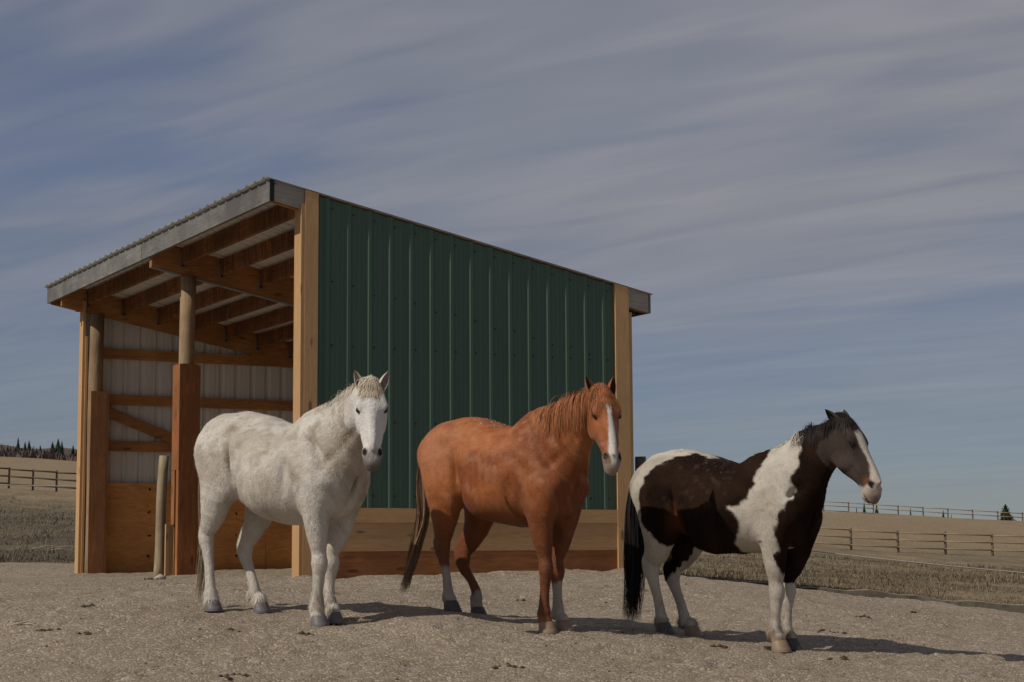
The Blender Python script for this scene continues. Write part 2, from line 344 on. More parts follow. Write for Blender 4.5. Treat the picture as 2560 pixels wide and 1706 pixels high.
# ------------------------------------------------------------ shed
ZB = -.27
shed = empty('horse_shed', (CX, CY, ZB), YAW)
tag(shed, 'open-fronted horse shed with green ribbed metal side wall and sloping roof', 'shed')
def bxs(name, u0, u1, v0, v1, z0, z1, mat, parent=shed, tops=None):
    """board in shed coordinates (z measured from the camera level); tops=(z at u0, z at u1)"""
    b = MB(); z0 -= ZB; z1 -= ZB
    if tops is None: b.box(u0, u1, v0, v1, z0, z1)
    else:
        ta, tb = tops[0]-ZB, tops[1]-ZB
        b.hexa([(u0, v0, z0), (u1, v0, z0), (u1, v1, z0), (u0, v1, z0), (u0, v0, ta), (u1, v0, tb), (u1, v1, tb), (u0, v1, ta)])
    return b.build(name, mat, parent)
RS = -.1922
def zr(u): return 3.641+RS*(u+.363)           # roof top plane
def sloped(name, u0, u1, v0, v1, ztop_off, depth, mat, parent=shed):
    b = MB(); a0, a1 = zr(u0)+ztop_off-ZB, zr(u1)+ztop_off-ZB
    b.hexa([(u0, v0, a0-depth), (u1, v0, a1-depth), (u1, v1, a1-depth), (u0, v1, a0-depth), (u0, v0, a0), (u1, v0, a1), (u1, v1, a1), (u0, v1, a0)])
    return b.build(name, mat, parent)
LV = 7.62; LE = 8.15; UB = 3.755; BOT = -.42
# near side wall: ribbed sheets, one part per sheet
def ribbed(name, u_start, u_end, v_face, zlo, ztopf, outm, inm, out_dir, rib0=.2494, pitch=.2286, axis='u', parent=shed, lap=0.0):
    """profiled sheet standing upright; outer side faces out_dir*v (or u)"""
    prof = []
    u = u_start; marks = []
    k = math.floor((u_start-rib0)/pitch)
    pts = [(u_start, 0.0)]
    while rib0+k*pitch < u_end+.1:
        c = rib0+k*pitch
        for du, h in ((-.044, 0), (-.016, .027), (.016, .027), (.044, 0), (.085, 0), (.092, .004), (.10, 0), (.135, 0), (.142, .004), (.15, 0)):
            if u_start < c+du < u_end: pts.append((c+du, h))
        k += 1
    pts.append((u_end, 0.0)); pts.sort()
    v = []; f = []; mi = []
    for (s, h) in pts:
        for off in (h+lap, h+lap-.002):
            for z in (zlo, ztopf(s)):
                co = (s, v_face+out_dir*off, z-ZB) if axis == 'u' else (v_face+out_dir*off, s, z-ZB)
                v.append(co)
    for i in range(len(pts)-1):
        a, b = 4*i, 4*i+4
        f.append([a, b, b+1, a+1]); mi.append(0); f.append([a+2, a+3, b+3, b+2]); mi.append(1)
        f.append([a+1, b+1, b+3, a+3]); mi.append(0); f.append([a, a+2, b+2, b]); mi.append(0)
    o = mesh_np(name, v, f, [outm, inm], parent, False, mi); return o
sheets = [(.142, .2494+.2286*3+.04), (.2494+.2286*3-.036, .2494+.2286*7+.04), (.2494+.2286*7-.036, .2494+.2286*11+.04), (.2494+.2286*11-.036, 3.583)]
for i, (a, b) in enumerate(sheets):
    ribbed('green_wall_sheet', a, b, -.004, .435, lambda s: zr(s)-.05, M['green'], M['white_steel'], -1, lap=.0015*(i % 2))
scr = MB()
for k in range(15):
    c = .2494+.2286*k+.055
    for z in (.55, 1.28, 2.02, zr(c)-.86+.02*math.sin(k*2.2), zr(c)-.13):
        if z < zr(c)-.1: scr.tube([(c, -.005, z-ZB), (c, -.013, z-ZB)], .0075, 6)
tag(scr.build('wall_screws', M['screw'], shed), kind='stuff')
bxs('corner_board', -.038, -.002, -.036, .142, BOT, 3.40, M['new_z'])                    # faces the opening
bxs('corner_board', 0, .14, -.040, -.002, BOT, 3.4, M['new_z'], tops=(zr(0)-.03, zr(.14)-.03))
bxs('corner_board', 3.585, 3.757, -.040, -.002, BOT, 2.6, M['new_z'], tops=(zr(3.585)-.03, zr(3.757)-.03))
bxs('corner_board', 3.76, 3.795, -.036, .11, BOT, 2.55, M['new_z'])
bxs('wall_trim_board', .142, 3.583, -.034, -.002, .289, .431, M['new_x'])
bxs('wall_plank', .142, 3.583, -.026, -.001, .010, .287, M['new_x'])
bxs('wall_plank', .142, 3.583, -.022, -.001, BOT, .0095, M['cedar_x'])
# backing studs behind the near wall
for u in (.09, 1.2, 2.4, 3.62): sloped('stud', u, u+.09, .02, .11, -.25, .01, M['new_z']) if False else bxs('stud', u, u+.09, .02, .11, BOT, 2.6, M['new_z'], tops=(zr(u)-.30, zr(u+.09)-.30))
for z in (.45, 1.2, 1.95, 2.45): bxs('girt', .19, 3.6, .012, .05, z, z+.14, M['rough_x'])
# far side wall seen from inside
for i in range(4):
    a = .03+.93*i; ribbed('inner_wall_sheet', a, min(a+.945, 3.72), LV+.06+.003*(i % 2), BOT, lambda s: zr(s)-.027, M['green'], M['white_steel'], 1, rib0=.15)
for z in (2.628, 2.006, 1.38): bxs('girt', .16, 3.68, LV+.005, LV+.045, z, z+.137, M['rough_x'])
br = MB(); A0 = (.30, 1.92-ZB); A1 = (1.42, 1.50-ZB); dx, dz = A1[0]-A0[0], A1[1]-A0[1]; L_ = math.hypot(dx, dz); nx_, nz_ = -dz/L_*.07, dx/L_*.07
br.hexa([(A0[0]-nx_, LV-.032, A0[1]-nz_), (A1[0]-nx_, LV-.032, A1[1]-nz_), (A1[0]-nx_, LV+.002, A1[1]-nz_), (A0[0]-nx_, LV+.002, A0[1]-nz_), (A0[0]+nx_, LV-.032, A0[1]+nz_), (A1[0]+nx_, LV-.032, A1[1]+nz_), (A1[0]+nx_, LV+.002, A1[1]+nz_), (A0[0]+nx_, LV+.002, A0[1]+nz_)])
br.build('brace', M['rough_x'], shed)
for a, b in ((.20, 1.415), (1.419, 2.63), (2.634, 3.70)): bxs('plywood_panel', a, b, LV-.014, LV+.003, BOT, .948, M['ply'])
pn = MB()
for u in (.27, .95, 1.36, 1.5, 2.2):
    for z in (.85, .55, .25, -.05): pn.tube([(u+random.uniform(-.02, .02), LV-.0135, z+random.uniform(-.05, .05)-ZB), (u, LV-.0165, z-ZB)], random.uniform(.014, .026), 7)
tag(pn.build('plywood_knots', M['dung'], shed), kind='stuff')
# back wall
for i in range(8):
    a = .02+.95*i; ribbed('back_wall_sheet', a, min(a+.965, LV+.05), UB-.02+.003*(i % 2), BOT, lambda s: zr(UB)-.028, M['green'], M['white_steel'], 1, rib0=.1, axis='v')
for z in (2.2, 1.58, .95): bxs('girt', UB-.075, UB-.035, .06, LV, z, z+.137, M['rough_y'])
for a, b in ((.06, 2.5), (2.504, 4.94), (4.944, LV-.02)): bxs('plywood_panel', UB-.10, UB-.08, a, b, BOT, .90, M['ply'])
for v in (3.8,): bxs('back_post', UB-.22, UB-.105, v-.06, v+.06, BOT, zr(UB)-.33, M['post'])
# beams down the slope, purlins, hangers
for v0, v1 in ((.055, .098), (3.745, 3.785), (3.79, 3.83), (LV-.055, LV-.012), (LE-.06, LE-.02)):
    dp = .20 if v0 < 1 else (.22 if v0 > LV else .31)
    rb = sloped('roof_beam', -.322, 4.02, v0, v1, -.028, dp, M['rough_x'])
    if 3.7 < v0 < 3.76: sloped('beam_flashing', -.322, 3.7, 3.74, 3.835, -.342, .006, M['galv'], rb)
PU = [.03+.485*k for k in range(9)]
hg = []
for k, u in enumerate(PU):
    for (v0, v1) in ((.100, 3.743), (3.832, LV-.057), (LV+.085, LE-.062)):
        jit = random.uniform(-.012, .012)
        pur = sloped('purlin', u-.02+jit, u+.02+jit, v0+.002, v1-.002, -.047, .185, M['rough_y'])
        for vv, s in ((v0, 1), (v1, -1)):
            b = MB(); zt_ = zr(u)-.09-ZB; va, vb = sorted((vv+s*.003, vv+s*.045))
            b.box(u+jit-.0255, u+jit-.0215, va, vb, zt_-.17, zt_); b.box(u+jit+.0215, u+jit+.0255, va, vb, zt_-.17, zt_); b.box(u+jit-.0255, u+jit+.0255, va, vb, zt_-.176, zt_-.171)
            b.build('joist_hanger', M['galv'], pur)
# fascia and barge ends
bxs('front_fascia', -.363, -.325, -.015, 4.0, 3.40, 3.618, M['grey_y']); bxs('front_fascia', -.365, -.326, 4.004, LE, 3.398, 3.616, M['grey_y'])
bxs('fascia_end_strip', -.366, -.32, -.024, -.0155, 3.40, 3.615, M['screw'])
bxs('back_fascia', 4.022, 4.058, -.012, LE, 2.56, 2.77, M['grey_y'])
def barge(u0, u1, v0, v1, zl0, zl1, mat):
    b = MB(); b.hexa([(u0, v0, zl0-ZB), (u1, v0, zl1-ZB), (u1, v1, zl1-ZB), (u0, v1, zl0-ZB), (u0, v0, zr(u0)-.028-ZB), (u1, v0, zr(u1)-.028-ZB), (u1, v1, zr(u1)-.028-ZB), (u0, v1, zr(u0)-.028-ZB)]); return b.build('barge_board', mat, shed)
barge(-.318, -.004, -.020, .016, 3.405, 3.345, M['grey_x']); barge(3.762, 4.02, -.020, .016, 2.612, 2.562, M['grey_x'])

# roof sheets: ribs run down the slope; one part per sheet
def roof_sheet(v0, v1, lift):
    pts = [(v0, 0.0)]; c = .06
    while c < v1+.1:
        for dv, h in ((-.03, 0), (-.012, .02), (.012, .02), (.03, 0)):
            if v0 < c+dv < v1: pts.append((c+dv, h))
        c += .2286
    pts.append((v1, 0.0)); pts.sort(); v = []; f = []; mi = []
    for (s, h) in pts:
        for off in (h+lift, h+lift-.003):
            for u in (-.405, 4.075): v.append((u, s, zr(u)+off-.022-ZB))
    for i in range(len(pts)-1):
        a, b = 4*i, 4*i+4
        f += [[a, a+1, b+1, b], [a+2, b+2, b+3, a+3], [a, b, b+2, a+2], [a+1, a+3, b+3, b+1]]; mi += [0, 1, 0, 0]
    return mesh_np('roof_sheet', v, f, [M['roof_steel'], M['white_steel']], shed, False, mi)
v = -.045
i = 0
while v < LE-.02: roof_sheet(v, min(v+.93, LE+.03), .004*(i % 2)); v += .9144; i += 1
# posts
def rpost(name, u, v, r, z0, z1, mat, parent, lean=(0, 0), n=20):
    b = MB(); pts = []; rr = []
    for k in range(9):
        t = k/8; pts.append((u+lean[0]*t+.006*math.sin(7*t+u), v+lean[1]*t, z0+(z1-z0)*t)); rr.append(r*(1.04-.08*t)*(1+.015*math.sin(11*t+v)))
    b.tube(pts, rr, n); return b.build(name, mat, parent, True)
mid_post = rpost('round_post', .125, 3.765, .092, BOT-ZB, zr(.125)-.345-ZB, M['shed_post'], shed)
far_post = rpost('round_post', .13, LV-.17, .095, BOT-ZB, zr(.13)-.345-ZB, M['shed_post'], shed)
# wrap boards round the middle post
w = MB(); z0, z1 = BOT-ZB, 2.17-ZB
u0, u1, v0, v1 = 0.0, .245, 3.64, 3.885
bxs('wrap_board', u0, u0+.03, v0+.0, v1, .95, 2.168, M['cedar_z'], mid_post)
bxs('wrap_board', u0+.001, u0+.03, v0, v0+.075, BOT, .948, M['cedar_z'], mid_post)
bxs('wrap_board', u0+.001, u0+.03, v0+.135, v1, .33, .948, M['cedar_z'], mid_post)
bxs('wrap_board', u0+.034, u1-.03, v0-.002, v0+.028, BOT, 2.172, M['cedar_z'], mid_post)
bxs('wrap_board', u1-.028, u1+.004, v0+.0, v1, BOT, 2.16, M['cedar_z'], mid_post)
bxs('wrap_board', u0+.034, u1-.03, v1-.03, v1-.002, BOT, 2.17, M['cedar_z'], mid_post)
# far front corner
bxs('corner_board', -.038, -.002, LV-.10, LV+.06, BOT, 3.38, M['new_z'])
bxs('corner_board', .0, .03, LV-.115, LV-.085, BOT, 2.9, M['new_z'])
bxs('wrap_board', .035, .25, LV-.295, LV-.27, BOT, 2.15, M['tan_z'], far_post)
bxs('wrap_board', .252, .28, LV-.29, LV-.06, BOT, 2.14, M['tan_z'], far_post)

# loose timber leaning at the middle post
p = s2w(-.05, 4.15)
g = gz1(*p)
o = empty('leaning_post', (p[0], p[1], g), YAW); tag(o, 'short round peeled post leaning beside the middle shed post', 'post')
rpost('post_shaft', 0, 0, .058, -.08, 1.40, M['post'], o, (.05, .02))
p = s2w(.03, 3.99); g = gz1(*p)
o = empty('board_offcut', (p[0], p[1], g), YAW); tag(o, 'short pale board offcut standing against the middle shed post', 'board')
for k, (a, b) in enumerate(((-.055, -.012), (-.010, .04))):
    q = MB(); q.box(a, b, -.02+.006*k, .02+.006*k, -.06, .60-.02*k); q.build('plank_piece', M['new_z'], o)

# ------------------------------------------------------------ fences, ropes
def fence(name, label, cat_group, pts, hpost, rails, postm, railm, rr=.045, rt=.05, side=-1):
    root = empty(name, (pts[0][0], pts[0][1], gz1(*pts[0]))); tag(root, label, 'fence', None)
    O = Vector(root.location); P = []
    for (x, y) in pts: P.append(Vector((x, y, gz1(x, y)))-O)
    for q in P:
        b = MB(); l = random.uniform(-.02, .02); b.tube([q+Vector((0, 0, -.3)), q+Vector((l, 0, hpost+random.uniform(-.03, .03)))], [rr*1.05, rr*.92], 8); b.build('post', postm, root, True)
    for a, c in zip(P[:-1], P[1:]):
        d = (c-a); t = Vector((d.y, -d.x, 0)).normalized()*rr*1.1
        if t.y > 0: t = -t
        for h in rails:
            j = random.uniform(-.02, .02); b = MB(); b.tube([a+t+Vector((0, 0, h+j))-d*.02, c+t+Vector((0, 0, h+random.uniform(-.02, .02)))+d*.02], rt, 6); b.build('rail', railm, root, True)
    return root
fence('rail_fence', 'nearer three-rail wooden fence across the right pasture', '', [(10.5+2.53*k, 97+.02*k) for k in range(9)], 1.28, (1.16, .78, .38), M['fence_wood'], M['rail_wood'], .07, .042)
fence('rail_fence', 'farther three-rail fence along the crest of the right pasture', '', [(26+2.47*k, 180) for k in range(14)], 1.42, (1.32, .92, .45), M['fence_wood'], M['rail_wood'], .07, .042)
fence('rail_fence', 'wooden rail fence coloured as shaded in the field left of the shed', '', [(-33+1.22*k, 103+.75*k*.9) for k in range(7)], 1.32, (1.20, .78, .34), M['rail_shaded'], M['rail_shaded'], .065, .055)
fence('rail_fence', 'pale lit rail fence running off behind the shed from the left corner', '', [(-25.4, 107.3), (-23.2, 107.6), (-21, 108)], 1.25, (1.12, .70, .30), M['fence_wood'], M['rail_wood'], .065, .06)
def rope(label, pts, r, sag=.02):
    b = MB(); q = []
    for a, c in zip(pts[:-1], pts[1:]):
        for k in range(8):
            t = k/8; q.append((a[0]*(1-t)+c[0]*t, a[1]*(1-t)+c[1]*t, a[2]*(1-t)+c[2]*t-sag*4*t*(1-t)))
    q.append(pts[-1]); b.tube(q, r, 5); return tag(b.build('rope_line', M['rope'], None, True), label, 'rope')
rope('thin white rope strung low along the right edge of the gravel yard', [(1.75, 21.3, .10), (3.30, 20.75, .0), (5.9, 20.6, -.285), (9.5, 20.4, -.62)], .0065, .01)
rope('thin white rope strung across the grass left of the shed', [(-15, 40, 1.62), (-5, 40, 1.37)], .010, .0)
def step_post(label, x, y, ztop, lx):
    g = gz1(x, y); b = MB(); b.tube([(x, y, g-.1), (x+lx, y, ztop)], .007, 6); tag(b.build('step_in_post', M['rope'], None, True), label, 'post')
step_post('thin white step-in post leaning left behind the pinto horse', 3.40, 20.75, .02, -.10)
step_post('thin white step-in post at the right end of the rope', 9.5, 20.4, -.60, 0)
step_post('thin white step-in post at the left end of the rope', -15, 40, 1.66, 0)
step_post('thin white step-in post behind the shed', -5, 40, 1.42, 0)
b = MB(); fp = (1.56, 22.0); g = gz1(*fp); b.tube([(fp[0], fp[1], g-.2), (fp[0], fp[1], 1.14)], [.075, .068], 14)
tag(b.build('thick_fence_post', M['fence_wood'], None, True), 'thick weathered fence post standing just right of the shed', 'post')
# low dark edging along the yard's right side
ed = MB(); ex = np.linspace(1.9, 6.4, 40); prev = None
for x in ex:
    y = float(yard_far(x))+.05+.03*math.sin(3*x); g = gz1(x, y); h = .055+.012*math.sin(5*x)+.01*math.sin(13*x); 
    row = [(x, y-.05, g-.06), (x, y-.015, g+h), (x, y+.10, g+h+.006), (x, y+.25, g-.05)]
    bi = len(ed.v); ed.v += row
    if prev is not None:
        for k in range(3): ed.f.append([prev+k, bi+k, bi+k+1, prev+k+1]); ed.m.append(0 if k == 0 else 1)
    prev = bi
tag(ed.build('yard_edging', [M['earth'], M['gravel']], None, False), 'low dark earth edging between gravel yard and right pasture', 'edging')

# ------------------------------------------------------------ trees and brush
def spruce(label, x, y, base, h, w, group, seed):
    r = random.Random(seed); root = empty('spruce_tree', (x, y, base)); tag(root, label, 'tree', group)
    b = MB(); b.tube([(0, 0, -.3), (0, 0, h*.95)], [h*.025, h*.004], 6); b.build('trunk', M['bark'], root)
    v = []; f = []
    nl = 26
    for k in range(nl):
        t = (k+.5)/nl; z = h*(.06+.93*t); rad = w*.5*(1-t)**.85*(.75+.4*r.random())+.02*w
        nb = 9 if t < .8 else 6
        for j in range(nb):
            a = r.uniform(0, 2*math.pi); rr = rad*r.uniform(.55, 1.1); dx, dy = math.cos(a), math.sin(a)
            for q in range(5):
                s0 = r.uniform(.1, .9); px, py, pz = dx*rr*s0, dy*rr*s0, z-rr*s0*.28
                L = rr*.42+.03*w; aa = a+r.uniform(-.8, .8); wd = L*.35
                tip = (px+math.cos(aa)*L, py+math.sin(aa)*L, pz-L*r.uniform(-.1, .6)); i = len(v)
                v += [(px-math.sin(aa)*wd, py+math.cos(aa)*wd, pz+r.uniform(0, .1)*L), (px+math.sin(aa)*wd, py-math.cos(aa)*wd, pz-r.uniform(0, .3)*L), tip]; f.append([i, i+1, i+2])
    nc = 9; i = len(v); core = [(.05, .36), (.30, .30), (.55, .20), (.78, .10), (.98, .01)]
    for zc_, rc_ in core:
        for j in range(nc): a = 2*math.pi*j/nc; q = rc_*w*r.uniform(.7, 1.25); v.append((math.cos(a)*q, math.sin(a)*q, h*(zc_+r.uniform(-.03, .03))))
    for k in range(len(core)-1):
        for j in range(nc): f.append([i+k*nc+j, i+k*nc+(j+1) % nc, i+(k+1)*nc+(j+1) % nc, i+(k+1)*nc+j])
    mesh_np('crown', v, f, M['needles'], root); return root
def pix(x, y, Y):
    px, py = x-1280, y-853; c, s = math.cos(ROLL), math.sin(ROLL); px, py = c*px+s*py, -s*px+c*py
    ct, st = math.cos(TILT), math.sin(TILT); d = (px/4500, ct+py/4500*st, st-py/4500*ct); k = Y/d[1]; return (d[0]*k, Y, d[2]*k)
for i, (x, yt, yb, w, Y, lab) in enumerate([(46, 1092, 1130, 14, 236, 'narrow dark spruce, leftmost on the far hill'), (63, 1103, 1136, 13, 232, 'small spruce second from the left on the far hill'), (73, 1100, 1140, 17, 228, 'spruce right beside the second one on the far left hill'),
        (101, 1112, 1130, 12, 255, 'tiny dark spruce alone on the brown slope of the far left hill'), (132, 1103, 1145, 20, 226, 'left spruce of the dense green clump near the shed'), (146, 1096, 1146, 26, 224, 'tallest spruce in the green clump near the shed'), (155, 1101, 1142, 16, 226, 'right spruce of the dense green clump near the shed'),
        (183, 1112, 1146, 15, 224, 'spruce closest to the left edge of the shed'), (192, 1124, 1146, 14, 226, 'small spruce half hidden behind the shed corner')]):
    a = pix(x, yt, Y); c = pix(x, yb, Y); base = min(c[2], gz1(a[0], Y)); spruce(lab, a[0], Y, base, a[2]-base, w*Y/4500*1.25, 'spruces on the far left hill', 100+i)
for i, (x, yt, w, Y, lab) in enumerate([(2141, 1266, 9, 232, 'tiny leftmost conifer beyond the far right fence'), (2160, 1254, 13, 228, 'slim pale conifer second beyond the far right fence'), (2191, 1261, 18, 226, 'bushy dark conifer third beyond the far right fence'),
        (2276, 1269, 11, 240, 'small dark conifer alone in the middle of the right skyline'), (2358, 1275, 15, 230, 'dark conifer behind a fence post on the right skyline'), (2378, 1284, 8, 240, 'tiny conifer right of the post-hidden one on the skyline'), (2513, 1260, 42, 205, 'largest spruce behind the fence at the far right')]):
    a = pix(x, yt, Y); base = gz1(a[0], Y)-.3; spruce(lab, a[0], Y, base, max(a[2]-base, 1.0), w*Y/4500*2.0, 'conifers beyond the right fence', 200+i)
def brush(name, label, n, xr, yr, hmin, hmax, seed, mat):
    g = np.random.default_rng(seed); x = g.uniform(*xr, n); y = g.uniform(*yr, n)
    dens = vnoise(x*.13, y*.13, seed); k = dens > .32; x, y = x[k], y[k]; dens = dens[k]
    z = np.where(y > 238, hill_z(x, y), gz(x, y)); h = (hmin+(hmax-hmin)*g.random(len(x))**1.5)*(.5+dens)
    m = 7; v = []; X = np.repeat(x, m); Y = np.repeat(y, m); Z = np.repeat(z, m); Hh = np.repeat(h, m)*g.uniform(.6, 1.1, len(X)); an = g.uniform(0, 2*np.pi, len(X)); le = g.uniform(0, .45, len(X))*Hh; wd = g.uniform(.12, .40, len(X)); X = X+g.normal(size=len(X))*.5; Y = Y+g.normal(size=len(X))*.5
    b0 = np.stack([X-wd*np.cos(an+1.57), Y-wd*np.sin(an+1.57), Z-.2], 1); b1 = np.stack([X+wd*np.cos(an+1.57), Y+wd*np.sin(an+1.57), Z-.2], 1); t = np.stack([X+le*np.cos(an), Y+le*np.sin(an), Z+Hh], 1)
    v = np.stack([b0, b1, t], 1).reshape(-1, 3); f = np.arange(len(v)).reshape(-1, 3)
    return tag(mesh_np(name, v, f, mat), label, 'brush', None, 'stuff')
brush('bare_brush', 'brown leafless brush thicket along the far left field', 5200, (-92, -34), (204, 275), .25, 1.15, 31, M['brush'])
brush('low_brush', 'low dark scrub along the right skyline', 900, (24, 74), (196, 236), .25, .7, 32, M['brush'])

# ------------------------------------------------------------ signed-distance modelling kit for the horses
class Field:
    def __init__(s, lo, hi, h):
        s.lo = np.array(lo, float); s.h = h; s.n = np.ceil((np.array(hi)-s.lo)/h).astype(int)+1
        s.ax = [s.lo[i]+h*np.arange(s.n[i]) for i in range(3)]
        s.d = np.full(s.n, 9.0, np.float32)
    def win(s, lo, hi):
        a = np.clip(np.floor((lo-s.lo)/s.h).astype(int), 0, s.n-1); b = np.clip(np.ceil((hi-s.lo)/s.h).astype(int)+1, 1, s.n)
        sl = tuple(slice(a[i], b[i]) for i in range(3))
        X = s.ax[0][sl[0]][:, None, None]; Y = s.ax[1][sl[1]][None, :, None]; Z = s.ax[2][sl[2]][None, None, :]
        return sl, X, Y, Z
    def sample(s, p):
        q = (p-s.lo)/s.h; i = np.clip(np.floor(q).astype(int), 0, s.n-2); f = q-i; r = 0
        for a in (0, 1):
            for b in (0, 1):
                for c in (0, 1):
                    w = (f[:, 0] if a else 1-f[:, 0])*(f[:, 1] if b else 1-f[:, 1])*(f[:, 2] if c else 1-f[:, 2]); r = r+w*s.d[i[:, 0]+a, i[:, 1]+b, i[:, 2]+c]
        return r
    def grad(s, p):
        e = s.h; g = np.stack([s.sample(p+np.eye(3)[k]*e)-s.sample(p-np.eye(3)[k]*e) for k in range(3)], 1)
        return g/np.maximum(np.linalg.norm(g, axis=1, keepdims=True), 1e-6)
def smin(a, b, k):
    h = np.maximum(k-np.abs(a-b), 0)/k; return np.minimum(a, b)-h*h*k*.25
def smax(a, b, k): return -smin(-a, -b, k)
def ell_d(w, u, s, rw, rh, rs):
    k0 = np.sqrt((w/rw)**2+(u/rh)**2+(s/rs)**2); k1 = np.sqrt((w/rw**2)**2+(u/rh**2)**2+(s/rs**2)**2)
    return k0*(k0-1)/np.maximum(k1, 1e-5)
def spline(nodes, m):
    n = np.array(nodes, float); out = []
    for i in range(len(n)-1):
        p0 = n[max(i-1, 0)]; p1 = n[i]; p2 = n[i+1]; p3 = n[min(i+2, len(n)-1)]
        for t in np.arange(m)/m:
            out.append(.5*((2*p1)+(-p0+p2)*t+(2*p0-5*p1+4*p2-p3)*t*t+(-p0+3*p1-3*p2+p3)*t**3))
    out.append(n[-1]); return np.array(out)
def chain(F, nodes, k, m=3, W=(0, 1, 0), klow=None):
    """nodes rows: x y z rw rh ; unioned into F with blend k (klow below a height)"""
    nd = spline(nodes, m); marg = .10
    lo = (nd[:, :3]-nd[:, 3:5].max(1)[:, None]).min(0)-marg; hi = (nd[:, :3]+nd[:, 3:5].max(1)[:, None]).max(0)+marg
    sl, X, Y, Z = F.win(lo, hi); best = np.full(F.d[sl].shape, 9.0, np.float32)
    Wv = np.array(W, float)
    for a, b in zip(nd[:-1], nd[1:]):
        A = a[:3]; D = b[:3]-A; L = np.linalg.norm(D)
        if L < 1e-6: continue
        D = D/L; w_ = Wv-D*(Wv@D); w_ /= np.linalg.norm(w_); u_ = np.cross(w_, D)
        r = max(a[3], a[4], b[3], b[4])+marg; l2 = np.minimum(a[:3], b[:3])-r; h2 = np.maximum(a[:3], b[:3])+r
        i0 = np.clip(np.floor((l2-F.lo)/F.h).astype(int), [q.start for q in sl], [q.stop-1 for q in sl]); i1 = np.clip(np.ceil((h2-F.lo)/F.h).astype(int)+1, [q.start+1 for q in sl], [q.stop for q in sl])
        ss = tuple(slice(i0[q]-sl[q].start, i1[q]-sl[q].start) for q in range(3))
        x = F.ax[0][i0[0]:i1[0]][:, None, None]-A[0]; y = F.ax[1][i0[1]:i1[1]][None, :, None]-A[1]; z = F.ax[2][i0[2]:i1[2]][None, None, :]-A[2]
        s = x*D[0]+y*D[1]+z*D[2]; t = np.clip(s/L, 0, 1); se = s-t*L
        w = x*w_[0]+y*w_[1]+z*w_[2]; u = x*u_[0]+y*u_[1]+z*u_[2]
        rw = a[3]+(b[3]-a[3])*t; rh = a[4]+(b[4]-a[4])*t
        best[ss] = np.minimum(best[ss], ell_d(w, u, se, rw, rh, np.minimum(rw, rh)))
    F.d[sl] = smin(F.d[sl], best, k)
    return nd
def rotm(yaw=0, pitch=0, roll=0):
    cy, sy, cp, sp, cr, sr = math.cos(yaw), math.sin(yaw), math.cos(pitch), math.sin(pitch), math.cos(roll), math.sin(roll)
    return np.array([[cy, -sy, 0], [sy, cy, 0], [0, 0, 1]])@np.array([[cp, 0, sp], [0, 1, 0], [-sp, 0, cp]])@np.array([[1, 0, 0], [0, cr, -sr], [0, sr, cr]])
def ellip(F, c, r, k, R=None, sub=False):
    c = np.array(c, float); r = np.array(r, float); R = np.eye(3) if R is None else np.asarray(R)   # columns: local axes
    mx = r.max()+.08; sl, X, Y, Z = F.win(c-mx, c+mx); x, y, z = X-c[0], Y-c[1], Z-c[2]
    a, b, s = (x*R[0, i]+y*R[1, i]+z*R[2, i] for i in range(3))
    d = ell_d(a, b, s, r[0], r[1], r[2])
    F.d[sl] = smax(F.d[sl], -d, k) if sub else smin(F.d[sl], d, k)
def surface_nets(F):
    d = F.d; S = d < 0; n = d.shape
    c8 = [S[a:n[0]-1+a, b:n[1]-1+b, c:n[2]-1+c] for a in (0, 1) for b in (0, 1) for c in (0, 1)]
    cnt = np.zeros(c8[0].shape, np.int8)
    for q in c8: cnt += q
    act = (cnt > 0) & (cnt < 8); idx = np.argwhere(act); vid = -np.ones(act.shape, np.int64); vid[act] = np.arange(len(idx))
    acc = np.zeros((len(idx), 3)); m = np.zeros(len(idx))
    corners = [(a, b, c) for a in (0, 1) for b in (0, 1) for c in (0, 1)]
    for i, ca in enumerate(corners):
        for cb in corners[i+1:]:
            if sum(abs(p-q) for p, q in zip(ca, cb)) != 1: continue
            da = d[idx[:, 0]+ca[0], idx[:, 1]+ca[1], idx[:, 2]+ca[2]]; db = d[idx[:, 0]+cb[0], idx[:, 1]+cb[1], idx[:, 2]+cb[2]]
            x = (da < 0) != (db < 0); t = np.where(x, da/np.where(x, da-db, 1), 0)
            pos = np.array(ca)+t[:, None]*(np.array(cb)-np.array(ca)); acc += np.where(x[:, None], pos, 0); m += x
    V = F.lo+F.h*(idx+acc/m[:, None]); faces = []
    for axis in range(3):
        sl0 = [slice(None)]*3; sl1 = [slice(None)]*3; sl0[axis] = slice(0, -1); sl1[axis] = slice(1, None)
        A, B = S[tuple(sl0)], S[tuple(sl1)]; e = np.argwhere(A != B); o1, o2 = (axis+1) % 3, (axis+2) % 3
        e = e[(e[:, o1] > 0) & (e[:, o2] > 0) & (e[:, o1] < n[o1]-1) & (e[:, o2] < n[o2]-1)]
        def g(p, q):
            k = e.copy(); k[:, o1] -= p; k[:, o2] -= q; return vid[k[:, 0], k[:, 1], k[:, 2]]
        Q = np.stack([g(1, 1), g(0, 1), g(0, 0), g(1, 0)], 1); inside = A[e[:, 0], e[:, 1], e[:, 2]]
        Q[~inside] = Q[~inside][:, ::-1]; faces.append(Q)
    return V, np.concatenate(faces)
def relax(V, Fq, it, lam=.5):
    e = np.concatenate([Fq[:, [0, 1]], Fq[:, [1, 2]], Fq[:, [2, 3]], Fq[:, [3, 0]]]); 
    for k in range(it):
        for l in (lam, -lam*.96):
            acc = np.zeros_like(V); c = np.zeros(len(V)); np.add.at(acc, e[:, 0], V[e[:, 1]]); np.add.at(acc, e[:, 1], V[e[:, 0]]); np.add.at(c, e[:, 0], 1); np.add.at(c, e[:, 1], 1)
            V = V+l*(acc/np.maximum(c, 1)[:, None]-V)
    return V
